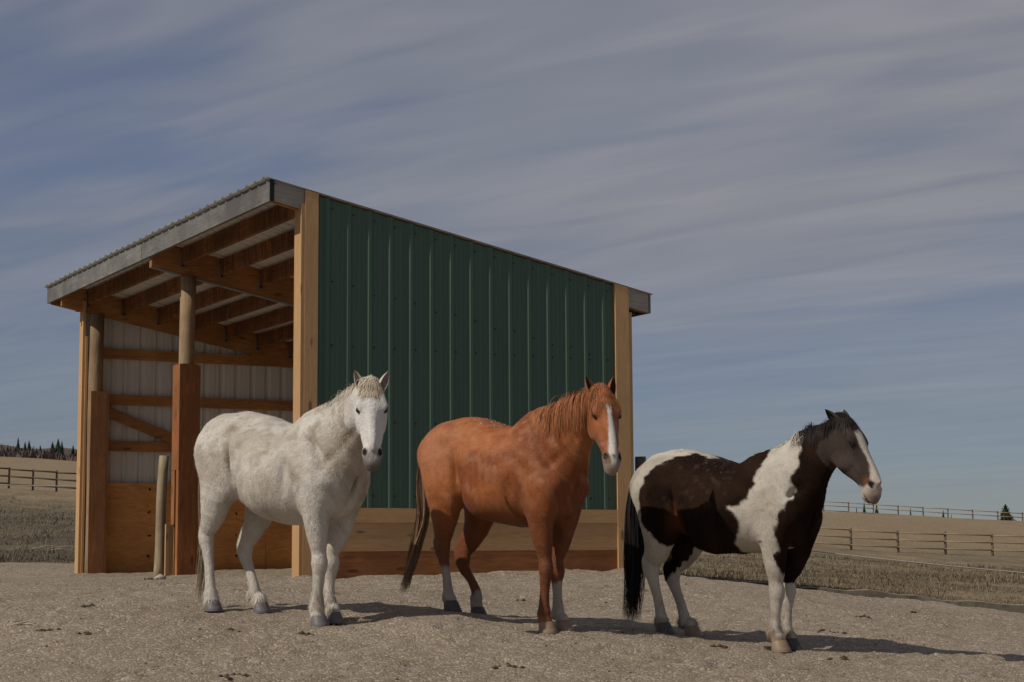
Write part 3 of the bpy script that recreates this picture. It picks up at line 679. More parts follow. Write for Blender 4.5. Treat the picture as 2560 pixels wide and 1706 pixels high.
def fbm3(p, s, seed=0):
    return (vnoise(p[:, 0]*s+p[:, 2]*.37*s, p[:, 1]*s+p[:, 2]*s*.83, seed)+.5*vnoise(p[:, 0]*2.1*s-p[:, 2]*s, p[:, 1]*2.1*s+p[:, 2]*s*1.7, seed+1))/1.5
def sdpoly(x, z, poly):
    """signed distance, negative inside"""
    poly = np.array(poly); d = np.full(len(x), 1e9); ins = np.zeros(len(x), bool)
    for i in range(len(poly)):
        a, b = poly[i], poly[(i+1) % len(poly)]; e = b-a; wx, wz = x-a[0], z-a[1]; t = np.clip((wx*e[0]+wz*e[1])/(e@e+1e-12), 0, 1)
        d = np.minimum(d, (wx-e[0]*t)**2+(wz-e[1]*t)**2)
        c = ((a[1] > z) != (b[1] > z)) & (x < (b[0]-a[0])*(z-a[1])/((b[1]-a[1]) if b[1] != a[1] else 1e-9)+a[0]); ins ^= c
    return np.sqrt(d)*np.where(ins, -1, 1)

# ------------------------------------------------------------ horse materials
def coatmat(name, rough, bstr, sheen, spec=.25, tuft=0.0):
    m, t, b = newmat(name, rough, spec)
    a = N(t, 'ShaderNodeAttribute'); a.attribute_name = 'coat'
    v = coords(t); n1 = noise(t, v, 55, 4, .7, .6); n2 = noise(t, coords(t, (1, 1, .35)), 170, 3, .7); n3 = noise(t, v, 14, 3, .6)
    f = mathn(t, 'MULTIPLY_ADD', n1, .36, .66); f2 = mathn(t, 'MULTIPLY_ADD', n2, .34, .84); f3 = mathn(t, 'MULTIPLY', mathn(t, 'MULTIPLY', f, f2), mathn(t, 'MULTIPLY_ADD', n3, .3, .88))
    vm = N(t, 'ShaderNodeVectorMath', operation='SCALE'); t.links.new(a.outputs['Color'], vm.inputs[0]); t.links.new(f3, vm.inputs['Scale'])
    t.links.new(vm.outputs[0], b.inputs['Base Color'])
    b.inputs['Sheen Weight'].default_value = sheen; b.inputs['Sheen Roughness'].default_value = .5
    bump(t, b, mathn(t, 'ADD', n2, mathn(t, 'ADD', n1, mathn(t, 'ADD', mathn(t, 'MULTIPLY', n3, .9), mathn(t, 'MULTIPLY', noise(t, coords(t, (1, 1, .6)), 26, 3, .6, 1.2), tuft)))), bstr, .008); return m
M['coat_shaggy'] = coatmat('shaggy_coat', .85, .60, .06, .05, 1.8); M['coat_sleek'] = coatmat('sleek_coat', .55, .30, .06, .25); M['coat_pinto'] = coatmat('pinto_coat', .75, .40, .0, .03)
def hairmat(name, rough=.5):
    m, t, b = newmat(name, rough, .3); a = N(t, 'ShaderNodeAttribute'); a.attribute_name = 'coat'; t.links.new(a.outputs['Color'], b.inputs['Base Color']); return m
M['hair'] = hairmat('horse_hair', .62); M['hair'].node_tree.nodes['Principled BSDF'].inputs['Specular IOR Level'].default_value = .15; M['fur'] = hairmat('body_hair', .85); M['fur'].node_tree.nodes['Principled BSDF'].inputs['Specular IOR Level'].default_value = .02
def hoofmat(name, c1, c2):
    m, t, b = newmat(name, .5, .35); n_ = noise(t, coords(t, (1, 1, 8)), 12, 4, .6)
    t.links.new(mixc(t, ramp(t, n_, [(.3, 0), (.7, 1)]), c1, c2), b.inputs['Base Color']); bump(t, b, n_, .2, .004); return m
M['hoof_grey'] = hoofmat('grey_hoof', (.10, .095, .10), (.17, .16, .16)); M['hoof_brown'] = hoofmat('tan_hoof', (.20, .14, .09), (.30, .22, .15)); M['hoof_dark'] = hoofmat('dark_hoof', (.05, .045, .042), (.09, .08, .072))
me_, t_, b_ = newmat('horse_eye', .08, .6); b_.inputs['Base Color'].default_value = (.012, .008, .006, 1); M['eye'] = me_

def ribbons(name, paths, width, cols, mat, parent, outward=None, kind=None):
    """paths (n,k,3); tapered hair ribbons"""
    n, k, _ = paths.shape; T = np.gradient(paths, axis=1); T /= np.maximum(np.linalg.norm(T, axis=2, keepdims=True), 1e-6)
    if outward is None: outward = rng.normal(size=(n, 1, 3))
    S = np.cross(T, outward); S /= np.maximum(np.linalg.norm(S, axis=2, keepdims=True), 1e-6)
    tp = np.interp(np.linspace(0, 1, k), [0, .15, .7, 1], [.6, 1, .8, .08])[None, :, None]; wd = np.asarray(width).reshape(-1, 1, 1)*.5
    A = paths-S*wd*tp; B = paths+S*wd*tp; V = np.stack([A, B], 2).reshape(-1, 3)
    i = (np.arange(n)[:, None]*k+np.arange(k-1)[None]).ravel()*2; f = np.stack([i, i+1, i+3, i+2], 1)
    c = np.repeat(np.asarray(cols), k*2, axis=0)
    return mesh_np(name, V, f, mat, parent, True, None, c)
def hoof_mesh(name, mat, parent, loc, yaw, scale=1.0):
    n = 22; rings = [(0, .074, .066, 0), (.006, .076, .067, 0), (.03, .070, .061, -.006), (.06, .062, .054, -.014), (.078, .057, .050, -.019), (.086, .047, .041, -.021)]; v = []; f = []
    for (z, a, b, o) in rings:
        for k in range(n):
            t = 2*math.pi*k/n; x = math.cos(t)*a*(1.0 if math.cos(t) > 0 else .82); y = math.sin(t)*b; zz = z*(1 if math.cos(t) > 0 else .72+.28*(1+math.cos(t)))
            v.append(((x+o)*scale, y*scale, zz*scale))
    for r in range(len(rings)-1):
        for k in range(n): f.append([r*n+k, r*n+(k+1) % n, (r+1)*n+(k+1) % n, (r+1)*n+k])
    f.append(list(range(n))[::-1]); f.append([(len(rings)-1)*n+k for k in range(n)])
    o = mesh_np(name, v, f, mat, parent, True); o.location = loc; o.rotation_euler = (0, 0, yaw); return o
def sphere_mesh(name, mat, parent, loc, r, sc=(1, 1, 1), n=12):
    bm = bmesh.new(); bmesh.ops.create_uvsphere(bm, u_segments=n*2, v_segments=n, radius=r); me = bpy.data.meshes.new(name); bm.to_mesh(me); bm.free(); me.materials.append(mat)
    me.polygons.foreach_set('use_smooth', np.ones(len(me.polygons), bool)); o = bpy.data.objects.new(name, me); link(o, parent); o.location = loc; o.scale = sc; return o
HN = [(-.035, -.030, .068, .070), (.03, -.038, .088, .100), (.10, -.052, .103, .128), (.17, -.062, .106, .140), (.245, -.064, .090, .130), (.32, -.052, .071, .104), (.39, -.040, .060, .082), (.45, -.036, .057, .070), (.50, -.038, .061, .066), (.54, -.046, .060, .058), (.57, -.058, .048, .044)]

def build_horse(key, spec):
    X0, Y0 = HORSE_XY[key]; g = spec['g']; hv = HOOVES[key]; fat = spec.get('leg', 1.0)
    root = empty('horse', (X0, Y0, g), -PSI); tag(root, spec['label'], 'horse')
    poll = np.array(spec['poll']); al = math.radians(spec['alpha']); pt = math.radians(spec['pitch']); hs = spec.get('hscale', 1.0)
    h = np.array([math.cos(al), -math.sin(al), 0]); zz = np.array([0, 0, 1.0]); D = h*math.cos(pt)-zz*math.sin(pt); U = h*math.sin(pt)+zz*math.cos(pt); Wd = np.array([math.sin(al), math.cos(al), 0])
    if spec.get('tilt'):
        tl = spec['tilt']; D, Wd = D*math.cos(tl)+Wd*math.sin(tl), Wd*math.cos(tl)-D*math.sin(tl)
    H = lambda s, u, w: poll+(D*s+U*u+Wd*w)*hs
    RH = np.stack([D, U, Wd], 1)
    F = Field((-1.02, -.56, g-.22), (1.36, .42, g+1.78), .0105)
    # trunk
    chain(F, [(x, 0, (zt+zb)/2, hw, (zt-zb)/2) for x, zt, zb, hw in spec['trunk']], .05, 3)
    for c, r, k in spec['lumps']:
        for s in ((-1, 1) if c[1] else (1,)): ellip(F, (c[0], c[1]*s, c[2]), r, k)
    zo = spec['zo']; xo = spec.get('xo', 0.0)
    for sgn in (-1, 1):
        ellip(F, (-.39+xo, .215*sgn, .88+zo), (.05, .035, .05), .06)                       # hip bone
        ellip(F, (.57+xo, .155*sgn, .50+zo), (.06, .055, .07), .05)                        # point of shoulder
        ellip(F, (.285+xo, .345*sgn, .52+zo), (.028, .060, .22), .05, rotm(pitch=.15), True)   # behind the shoulder
        ellip(F, (.30+xo, .27*sgn, .235+zo), (.06, .07, .05), .05, None, True)             # girth
        ellip(F, (-.72+xo, .225*sgn, .55+zo), (.020, .045, .17), .05, rotm(pitch=-.15), True)  # hamstring line
    neck = spec['neck']
    nd = chain(F, neck, .10, 4)
    for sgn in (-1, 1):
        ellip(F, (.545+xo, .235*sgn, .71+zo), (.022, .036, .15), .07, rotm(pitch=-.55), True)  # neck meets shoulder
        mid = (np.array(neck[1][:3])+np.array(neck[2][:3]))/2; ellip(F, mid+np.array([.10, .150*sgn, -.12]), (.17, .022, .022), .045, rotm(pitch=-.62), True)   # jugular groove
    ellip(F, (.68+xo, 0, .43+zo), (.045, .012, .14), .06, None, True)                       # breast cleft
    # legs
    L = spec['legs']
    for side, s in (('RH', -1), ('LH', 1)):
        q = L[side]; hx, hz = q['hock']; fx, fz = q['fet']; ox, oy, oz = hv[side]; tx, tz = q['thigh']; gx, gzz = q['gaskin']; yl = oy
        mx, mz = (gx*.45+hx*.55), (gzz*.45+hz*.55)
        chain(F, [(tx, .145*s, tz+.16, .13, .20), (tx+.01, .175*s, tz, .118, .185), (gx, .178*s, gzz, .088*fat**.5, .128), (mx, .158*s, mz, .060*fat**.5, .086), (hx+.012, yl*1.03, hz+.055, .044*fat, .060), (hx, yl, hz, .046*fat, .060), (hx+.004, yl, hz-.07, .038*fat, .048),
                  ((hx*.5+fx*.5), yl, (hz*.5+fz*.5), .028*fat, .036*fat), (fx-.006, yl, fz+.05, .034*fat, .040*fat), (fx, yl, fz, .042*fat, .049*fat), ((fx+ox-.02)/2, yl, (fz+oz+.085)/2, .037*fat, .042*fat), (ox-.022, yl, oz+.085, .046*fat, .050*fat), (ox-.018, yl, oz+.06, .044, .048)], .055, 3)
        chain(F, [(mx-.035, .158*s, mz+.03, .03, .04), (hx-.045, yl*1.02, hz+.085, .022, .026), (hx-.062, yl, hz+.035, .026, .026), (hx-.045, yl, hz-.03, .022, .026)], .035, 2)
        chain(F, [(fx-.03, yl, fz-.005, .022*fat, .022*fat), (fx-.042, yl, fz-.03, .014*fat, .016*fat)], .03, 2)
    for sgn in (-1, 1):
        ellip(F, (-.02+xo, .150*sgn, .46+zo), (.22, .165, .19), .07)                       # round of the belly
        fx_ = spec.get('flank', -.33)
        ellip(F, (fx_, .310*sgn, .60+zo), (.020, .085, .16), .045, rotm(pitch=-.10), True)     # flank fold
        ellip(F, (fx_+.015, .290*sgn, .41+zo), (.020, .095, .10), .05, rotm(pitch=.35), True)
    for side, s in (('RF', -1), ('LF', 1)):
        q = L[side]; ex, ez = q['elbow']; kx, kz = q['knee']; fx, fz = q['fet']; ox, oy, oz = hv[side]; ky = oy*1.08
        chain(F, [(ex+.02, .150*s, ez+.20, .105, .15), (ex+.005, .150*s, ez+.06, .095, .125), (ex, .142*s, ez-.04, .078*fat**.6, .100), ((ex+kx)/2, (.135*s+ky)/2, (ez-.02+kz)/2, .060*fat**.6, .074*fat**.6), (kx, ky, kz+.075, .045*fat, .052*fat), (kx+.008, ky, kz, .052*fat, .056*fat), (kx+.002, ky, kz-.06, .040*fat, .046*fat),
                  ((kx+fx)/2, (ky+oy)/2, (kz+fz)/2-.01, .029*fat, .038*fat), (fx, oy, fz+.05, .036*fat, .044*fat), (fx+.003, oy, fz, .044*fat, .050*fat), ((fx+ox-.02)/2, oy, (fz+oz+.085)/2, .038*fat, .043*fat), (ox-.022, oy, oz+.085, .047*fat, .050*fat), (ox-.018, oy, oz+.06, .044, .048)], .045, 3)
        chain(F, [(fx-.03, oy, fz-.005, .022*fat, .022*fat), (fx-.042, oy, fz-.03, .014*fat, .016*fat)], .03, 2)
    # head
    chain(F, [(*H(s, u, 0), rw*hs*spec.get('hw', 1.0), rh*hs) for s, u, rw, rh in HN], .03, 3, W=Wd)
    for s in (-1, 1):
        ellip(F, H(.195, -.085, .070*s), np.array((.115, .095, .034))*hs, .03, RH)         # cheek
        ellip(F, H(.132, .036, .072*s), np.array((.060, .022, .026))*hs, .035, RH)         # brow
        ellip(F, H(.164, .036, .094*s), np.array((.034, .014, .015))*hs, .018, RH)         # upper lid
        ellip(F, H(.28, -.020, .062*s), np.array((.13, .014, .016))*hs, .03, RH)           # facial crest
        ellip(F, H(.500, -.006, .046*s), np.array((.044, .036, .024))*hs, .02, RH)         # nostril wing
        Rn = np.stack([D*.85+U*-.25+Wd*s*-.45, np.cross(Wd*s*.6+U*.8, D), Wd*s*.55+U*.80], 1); Rn[:, 0] /= np.linalg.norm(Rn[:, 0]); Rn[:, 2] -= Rn[:, 0]*(Rn[:, 0]@Rn[:, 2]); Rn[:, 2] /= np.linalg.norm(Rn[:, 2]); Rn[:, 1] = np.cross(Rn[:, 2], Rn[:, 0])
        ellip(F, H(.502, .022, .060*s), np.array((.034, .015, .026))*hs, .008, Rn, True)   # nostril
        ellip(F, H(.190, .026, .108*s), np.array((.022, .012, .016))*hs, .010, RH, True)   # eye socket
    ellip(F, H(.535, -.098, 0), np.array((.038, .026, .036))*hs, .025, RH)                  # chin
    ellip(F, H(.552, -.030, 0), np.array((.030, .034, .044))*hs, .025, RH)                  # upper lip
    ellip(F, H(.572, -.084, 0), np.array((.060, .0055, .085))*hs, .008, RH, True)           # mouth line
    ellip(F, H(.36, .052, 0), np.array((.16, .018, .030))*hs, .03, RH)                      # nose bone
    V, Q = surface_nets(F); V = relax(V, Q, 3)
    Nn = F.grad(V)
    rib = np.clip(1-np.abs((V[:, 0]-xo-.02)/.24), 0, 1)*np.clip((V[:, 2]-.28-zo)/.12, 0, 1)*np.clip((.80+zo-V[:, 2])/.12, 0, 1)*np.clip((np.abs(V[:, 1])-.12)/.1, 0, 1)
    V = V+Nn*((.002)*spec.get('ribs', 1.0)*rib*np.sin((V[:, 0]+.25*V[:, 2])*95))[:, None]+Nn*((fbm3(V, spec.get('lumpf', 11), 71)-.5)*spec.get('lump', .010)*np.clip((V[:, 2]-g-.45)/.2, 0, 1)*~((V[:, 0] > .75)))[:, None]
    nb = len(V)
    # ears
    ev, ef, inner = [], [], []
    for s, (c_out, c_fwd, twist) in zip((-1, 1), spec['ears']):
        A = -D*1.0+Wd*s*c_out+U*c_fwd; A /= np.linalg.norm(A); O = U*math.cos(twist)+Wd*s*math.sin(twist); O = O-A*(O@A); O /= np.linalg.norm(O); S_ = np.cross(A, O)
        base = H(.025, -.005, .058*s); Lr = spec.get('earlen', .155)*hs; nt_, na = 10, 13
        for layer in (0, 1):
            b0 = nb+len(ev)
            for i in range(nt_):
                t = i/(nt_-1); r = hs*np.interp(t, [0, .12, .35, .6, .85, 1], [.030, .034, .037, .030, .016, .001])-(.0045 if layer else 0)*(1-t); r = max(r, .0008)
                gap = np.interp(t, [0, .2, 1], [.35, .75, 1.0])
                for j in range(na):
                    a = gap+(2*math.pi-2*gap)*j/(na-1); ev.append(base+A*Lr*t+(O*math.cos(a)*1.0+S_*math.sin(a))*r-O*r*.2+O*.02*t*t*spec.get('earcurl', 0)); inner.append(layer)
            for i in range(nt_-1):
                for j in range(na-1):
                    q4 = [b0+i*na+j, b0+i*na+j+1, b0+(i+1)*na+j+1, b0+(i+1)*na+j]; ef.append(q4 if layer == 0 else q4[::-1])
        n2 = nt_*na; b0 = nb+len(ev)-2*n2
        for i in range(nt_-1):
            for j in (0, na-1):
                q4 = [b0+i*na+j, b0+(i+1)*na+j, b0+n2+(i+1)*na+j, b0+n2+i*na+j]; ef.append(q4 if j else q4[::-1])
    ev = np.array(ev); inner = np.array(inner); Vall = np.concatenate([V, ev]); Qall = np.concatenate([Q, np.array(ef)])
    hc = (Vall-poll)/hs; hsv, huv, hwv = hc@D, hc@U, hc@Wd
    ctx = dict(V=Vall, s=hsv, u=huv, w=hwv, ear=np.r_[np.zeros(nb), np.ones(len(ev))], inner=np.r_[np.zeros(nb), inner], head=((hsv > -.08) & (huv > -.24-.0*hsv) & (np.abs(hwv) < .18) & (huv < .2) & (hsv < .7)))
    # face is what lies forward of the throat line
    ctx['head'] &= (huv+.05 > -.20+np.clip(.10-hsv, 0, 1)*1.2)
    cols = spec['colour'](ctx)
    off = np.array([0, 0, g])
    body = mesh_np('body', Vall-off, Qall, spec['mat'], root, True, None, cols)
    # coat hair
    nf = spec['fur_n']; T3 = np.concatenate([Q[:, [0, 1, 2]], Q[:, [0, 2, 3]]]); ar = np.linalg.norm(np.cross(V[T3[:, 1]]-V[T3[:, 0]], V[T3[:, 2]]-V[T3[:, 0]]), axis=1)
    pick = rng.choice(len(T3), nf, p=ar/ar.sum()); bc = rng.dirichlet((1, 1, 1), nf); P = (V[T3[pick]]*bc[:, :, None]).sum(1); Nv = (Nn[T3[pick]]*bc[:, :, None]).sum(1); Nv /= np.linalg.norm(Nv, axis=1, keepdims=True)
    cc = (cols[T3[pick]]*bc[:, :, None]).sum(1)*rng.uniform(.82, 1.15, (nf, 1)); hd = ctx['head'][T3[pick, 0]]
    flow = np.where(hd[:, None], D[None]*1.0, np.array([-.75, 0, -.65])[None]); low = np.clip((g+.75-P[:, 2])/.2, 0, 1)[:, None]; flow = flow*(1-low*~hd[:, None])+np.array([-.1, 0, -1.0])*low*~hd[:, None]
    flow = flow+rng.normal(size=(nf, 3))*.35+np.stack([fbm3(P, 9, 3)-.5, fbm3(P, 9, 5)-.5, fbm3(P, 9, 7)-.5], 1)*2.2*spec.get('tuft', .5)
    flow -= Nv*(flow*Nv).sum(1, keepdims=True); flow /= np.linalg.norm(flow, axis=1, keepdims=True)
    ln = spec['fur_len']*rng.uniform(.5, 1.3, (nf, 1))*np.where(hd, .22, 1)[:, None]*(1+spec.get('feather', 0)*np.exp(-((P[:, 2:3]-g-.15)/.06)**2)); sd = np.cross(flow, Nv); wd = spec['fur_w']
    lift = rng.uniform(.10, .34, (nf, 1))*np.where(hd, .5, 1)[:, None]; keep = ~hd | (rng.random(nf) < .5); tip = P+flow*ln+Nv*ln*lift; fv = np.stack([P-sd*wd-Nv*.002, P+sd*wd-Nv*.002, tip], 1)[keep].reshape(-1, 3); cc = cc[keep]
    fo = mesh_np('coat_hair', fv-off, np.arange(len(fv)).reshape(-1, 3), M['fur'], root, True, None, np.repeat(cc, 3, axis=0)); tag(fo, kind='stuff')
    nn = Nv*1.0+rng.normal(size=(nf, 3))*.10; nn = nn[keep]/np.linalg.norm(nn[keep], axis=1, keepdims=True)
    fo.data.normals_split_custom_set_from_vertices(np.repeat(nn, 3, axis=0).tolist())
    # hooves, eyes
    for kx, hm in spec['hoofmats'].items():
        x, y, z = hv[kx]; hoof_mesh('hoof', M[hm], root, (x, y, z-g-.004), spec.get('hoofyaw', {}).get(kx, 0), spec.get('hoofscale', 1.0)*(.98+.04*random.random()))
    Rm = Matrix(((D[0], U[0], Wd[0]), (D[1], U[1], Wd[1]), (D[2], U[2], Wd[2])))
    for s in (-1, 1):
        e = sphere_mesh('eye', M['eye'], root, Vector(H(.188, .027, .090*s)-off), .0215*hs, (1.1, spec.get('eye_open', .68), .9)); e.rotation_euler = Rm.to_euler()
    # long hair
    crest = []
    for a, b in zip(nd[:-1], nd[1:]):
        Dd = b[:3]-a[:3]; Dd /= np.linalg.norm(Dd); w_ = np.array([0, 1.0, 0])-Dd*Dd[1]; w_ /= np.linalg.norm(w_); u_ = np.cross(w_, Dd); 
        if u_[2] < 0: u_ = -u_
        crest.append(a[:3]+u_*a[4])
    crest = np.array(crest); crest = np.concatenate([crest[int(len(crest)*spec['mane'].get('from', .25)):], H(-.035, -.03, 0)[None], H(-.03, .02, 0)[None]])
    seg = np.r_[0, np.cumsum(np.linalg.norm(np.diff(crest, axis=0), axis=1))]; seg /= seg[-1]
    def on_crest(t): return np.stack([np.interp(t, seg, crest[:, i]) for i in range(3)], 1)
    def groom(rootp, dirs, n_steps, step, grav, clear=.007, curl=.15):
        p = rootp.copy(); d = dirs.copy(); path = [p.copy()]
        for k in range(n_steps):
            d = d+np.array([0, 0, -1.0])*grav[:, None]*(k+1)/n_steps*1.6+rng.normal(size=p.shape)*curl; d /= np.linalg.norm(d, axis=1, keepdims=True)
            p = p+d*step[:, None]; f = F.sample(np.clip(p, F.lo+.02, F.lo+F.h*(F.n-3))); gr = F.grad(np.clip(p, F.lo+.03, F.lo+F.h*(F.n-4))); push = np.clip(clear-f, 0, .06)[:, None]; p = p+gr*push
            path.append(p.copy())
        return np.stack(path, 1)
    mn = spec['mane']; n = mn['n']; tt = rng.random(n); rp = on_crest(tt)+rng.normal(size=(n, 3))*np.array([.006, .012, .006]); f0 = F.sample(rp); rp = rp-F.grad(rp)*np.clip(f0+.004, -.03, .05)[:, None]
    clump = np.floor(tt*mn.get('clumps', 40)); rc = np.random.default_rng(int(abs(g)*1000)); coff = rc.normal(size=(mn.get('clumps', 40)+1, 3))*mn.get('clump', .25)
    dr = np.tile(np.array(mn['dir'], float), (n, 1))+rng.normal(size=(n, 3))*mn.get('spread', .25)+coff[clump.astype(int)]; dr /= np.linalg.norm(dr, axis=1, keepdims=True)
    ln = mn['len']*rng.uniform(.45, 1.1, n)*np.interp(tt, [0, .15, .8, 1], [.5, 1, 1, .8])*(1+.35*coff[clump.astype(int), 0])*(np.where(rp[:, 0] < .575, .45, 1.0) if key == 'paint' else 1.0)
    paths = groom(rp, dr, 9, ln/9, np.full(n, mn.get('grav', .6)), mn.get('clear', .008), mn.get('curl', .1))
    ctxm = dict(V=rp, t=tt); hcol = spec['mane_col'](tt, rp)*rng.uniform(.75, 1.2, (n, 1))
    ribbons('mane', paths-off, rng.uniform(.5, 1.2, n)*mn.get('w', .006), hcol, M['hair'], root, F.grad(np.clip(paths[:, 4], F.lo+.03, F.lo+F.h*(F.n-4)))[:, None, :])
    fl = spec['forelock']; n = fl['n']; rp = np.array([H(rng.uniform(-.04, .01), rng.uniform(.0, .06), rng.normal()*.028) for _ in range(n)]); f0 = F.sample(rp); rp = rp-F.grad(rp)*np.clip(f0+.003, -.05, .05)[:, None]
    dr = D[None]*.8+U[None]*.55+Wd[None]*(rng.normal(size=(n, 1))*fl.get('spread', .25)+fl.get('side', 0.0)); dr /= np.linalg.norm(dr, axis=1, keepdims=True)
    ln = fl['len']*rng.uniform(.5, 1.1, n); paths = groom(rp, dr, 8, ln/8, np.full(n, .5), .008, .08)
    ribbons('forelock', paths-off, rng.uniform(.5, 1.2, n)*.0045, np.array(fl['col'])*rng.uniform(.8, 1.15, (n, 1)), M['hair'], root, F.grad(np.clip(paths[:, 4], F.lo+.03, F.lo+F.h*(F.n-4)))[:, None, :])
    tl = spec['tail']; n = tl['n']; pts = np.array(tl['pts'], float); K = 14; tk = np.linspace(0, 1, K); sp = spline(pts, 8); sq = np.linspace(0, 1, len(sp)); st = rng.random(n)**1.4*.25; en = np.minimum(1.0, rng.uniform(.70, 1.06, n)); 
    tpar = st[:, None]+(en-st)[:, None]*tk[None]; ctr = np.stack([np.interp(tpar, sq, sp[:, i]) for i in range(3)], 2)
    ang = rng.uniform(0, 2*np.pi, n); rad = np.sqrt(rng.random(n)); spread = np.interp(tpar, [0, .15, .5, 1], tl['spread']); ro = np.stack([np.cos(ang)*rad, np.sin(ang)*rad], 1)
    ncl = tl.get('clumps', 24); ci = rng.integers(0, ncl, n); cang = rng.uniform(0, 2*np.pi, ncl); crd = np.sqrt(rng.random(ncl)); mixf = np.clip((tpar-.4)/.6, 0, 1)*.6
    ox_ = ro[:, :1]*(1-mixf)+(np.cos(cang)*crd)[ci][:, None]*mixf; oy_ = ro[:, 1:]*(1-mixf)+(np.sin(cang)*crd)[ci][:, None]*mixf
    wob = .012*np.sin(tpar*9+ang[:, None]*3)*tpar
    paths = ctr+np.stack([ox_*spread+wob, oy_*spread+wob*.7, np.zeros_like(ctr[:, :, 0])], 2)
    paths[:, :, 2] = np.maximum(paths[:, :, 2], g+.0)
    tc_ = np.array(tl['col'])[None]*rng.uniform(.6, 1.3, (n, 1))
    ribbons('tail', paths-off, rng.uniform(.5, 1.2, n)*tl.get('w', .006), tc_, M['hair'], root)
    return root, F
def lerp(a, b, t): t = np.clip(t, 0, 1)[:, None]; return np.asarray(a)*(1-t)+np.asarray(b)*t
def band(x, lo, hi): return np.clip((x-lo)/(hi-lo), 0, 1)

# ------------------------------------------------------------ white horse
def face_skin(c, x, nos, lip, eyer):
    s, u, w = x['s'], x['u'], x['w']; hd = x['head']
    nd_ = np.sqrt(((s-.502-(.055-np.abs(w))*.4)/1.5)**2+((u-.018)/1.6)**2+(np.abs(w)-.056)**2); c = lerp(c, nos, (1-band(nd_, .016, .024))*hd)
    c = lerp(c, lip, band(s, .515, .565)*(1-band(u, -.02, .005))*hd*.8)
    ed = np.sqrt(((s-.190))**2+((u-.028)/.6)**2+(np.abs(w)-.108)**2); c = lerp(c, eyer, (1-band(ed, .016, .034))*hd)
    return c
def col_white(x):
    V = x['V']; n1 = fbm3(V, 5, 11); n2 = fbm3(V, 14, 12); z = V[:, 2]
    top = band(z, .15, .55); c = lerp((.69, .66, .605), (.50, .44, .36), np.clip(band(n1, .36, .66)*(.35+.65*top), 0, 1)*.75)
    c = lerp(c, (.40, .34, .265), band(n2, .52, .78)*.6*(z > .1))
    c = lerp(c, (.68, .63, .56), band(-z, -.45, -.1)*.7)
    c = lerp(c, (.36, .285, .205), band(n2, .45, .7)*band(-z, .1, .45)*.9)
    c = lerp(c, (.76, .74, .71), x['head']*band(x['s'], .02, .12)*.9)
    c = lerp(c, (.64, .59, .52), x['ear']*.9); c = lerp(c, (.52, .42, .36), x['inner'])
    s, u, w = x['s'], x['u'], x['w']
    c = lerp(c, (.22, .20, .19), x['head']*band(s, .455, .53)*.75*(band(n2, .25, .6)*.5+.5))
    return face_skin(c, x, (.030, .026, .024), (.16, .12, .105), (.05, .045, .042))
WHITE = dict(lumpf=15, lump=.011, feather=1.6, zo=0.0, xo=.0, g=-.46, label='shaggy white horse at the left, facing the camera with hind end by the shed opening', leg=1.06,
    poll=(1.066, -.20, 1.095), alpha=41, pitch=66, hscale=.97, mat=M['coat_shaggy'],
    trunk=[(-.80, .88, .64, .12), (-.74, .945, .56, .20), (-.63, 1.00, .48, .255), (-.49, 1.033, .42, .285), (-.28, .992, .33, .295), (-.1, .935, .245, .32), (.08, .89, .198, .33), (.24, .92, .20, .31), (.38, .965, .225, .26), (.5, .93, .30, .22), (.58, .83, .40, .16)],
    lumps=[((-.585, .13, .70), (.235, .155, .30), .06), ((.455, .165, .58), (.165, .10, .29), .06), ((.50, 0, .50), (.165, .22, .24), .08), ((.36, .02, .93), (.14, .05, .06), .06), ((-.455, .205, .50), (.10, .07, .14), .05)],
    neck=[(.40, 0, .66, .20, .33), (.58, -.03, .77, .165, .275), (.75, -.085, .885, .135, .215), (.90, -.145, .965, .110, .165), (1.010, -.188, 1.030, .095, .116)],
    legs=dict(RH=dict(hock=(-.735, .109), fet=(-.685, -.293), thigh=(-.545, .56), gaskin=(-.60, .36)), LH=dict(hock=(-.635, .029), fet=(-.527, -.300), thigh=(-.50, .52), gaskin=(-.52, .31)),
              RF=dict(elbow=(.455, .28), knee=(.450, -.074), fet=(.427, -.379)), LF=dict(elbow=(.40, .24), knee=(.355, -.075), fet=(.345, -.345))),
    ears=[(.34, .10, .25), (.42, .08, .45)], earlen=.172, colour=col_white, fur_n=120000, fur_len=.022, fur_w=.0017, tuft=.6, hoofmats=dict(RH='hoof_grey', LH='hoof_grey', RF='hoof_grey', LF='hoof_grey'),
    mane=dict(n=2600, dir=(-.1, -1, .0), len=.12, w=.0042, grav=.8, spread=.45, clear=.004, curl=.10, **{'from': .22}), mane_col=lambda t, p: np.tile((.62, .555, .46), (len(t), 1)),
    forelock=dict(n=380, len=.15, col=(.46, .385, .285), spread=.35, side=-.25),
    tail=dict(n=240, pts=[(-.82, 0, .90), (-.90, 0, .80), (-.925, -.01, .55), (-.91, -.02, .2), (-.93, -.03, -.10), (-.95, -.04, -.38)], spread=[.02, .03, .055, .05], col=(.30, .235, .165)))
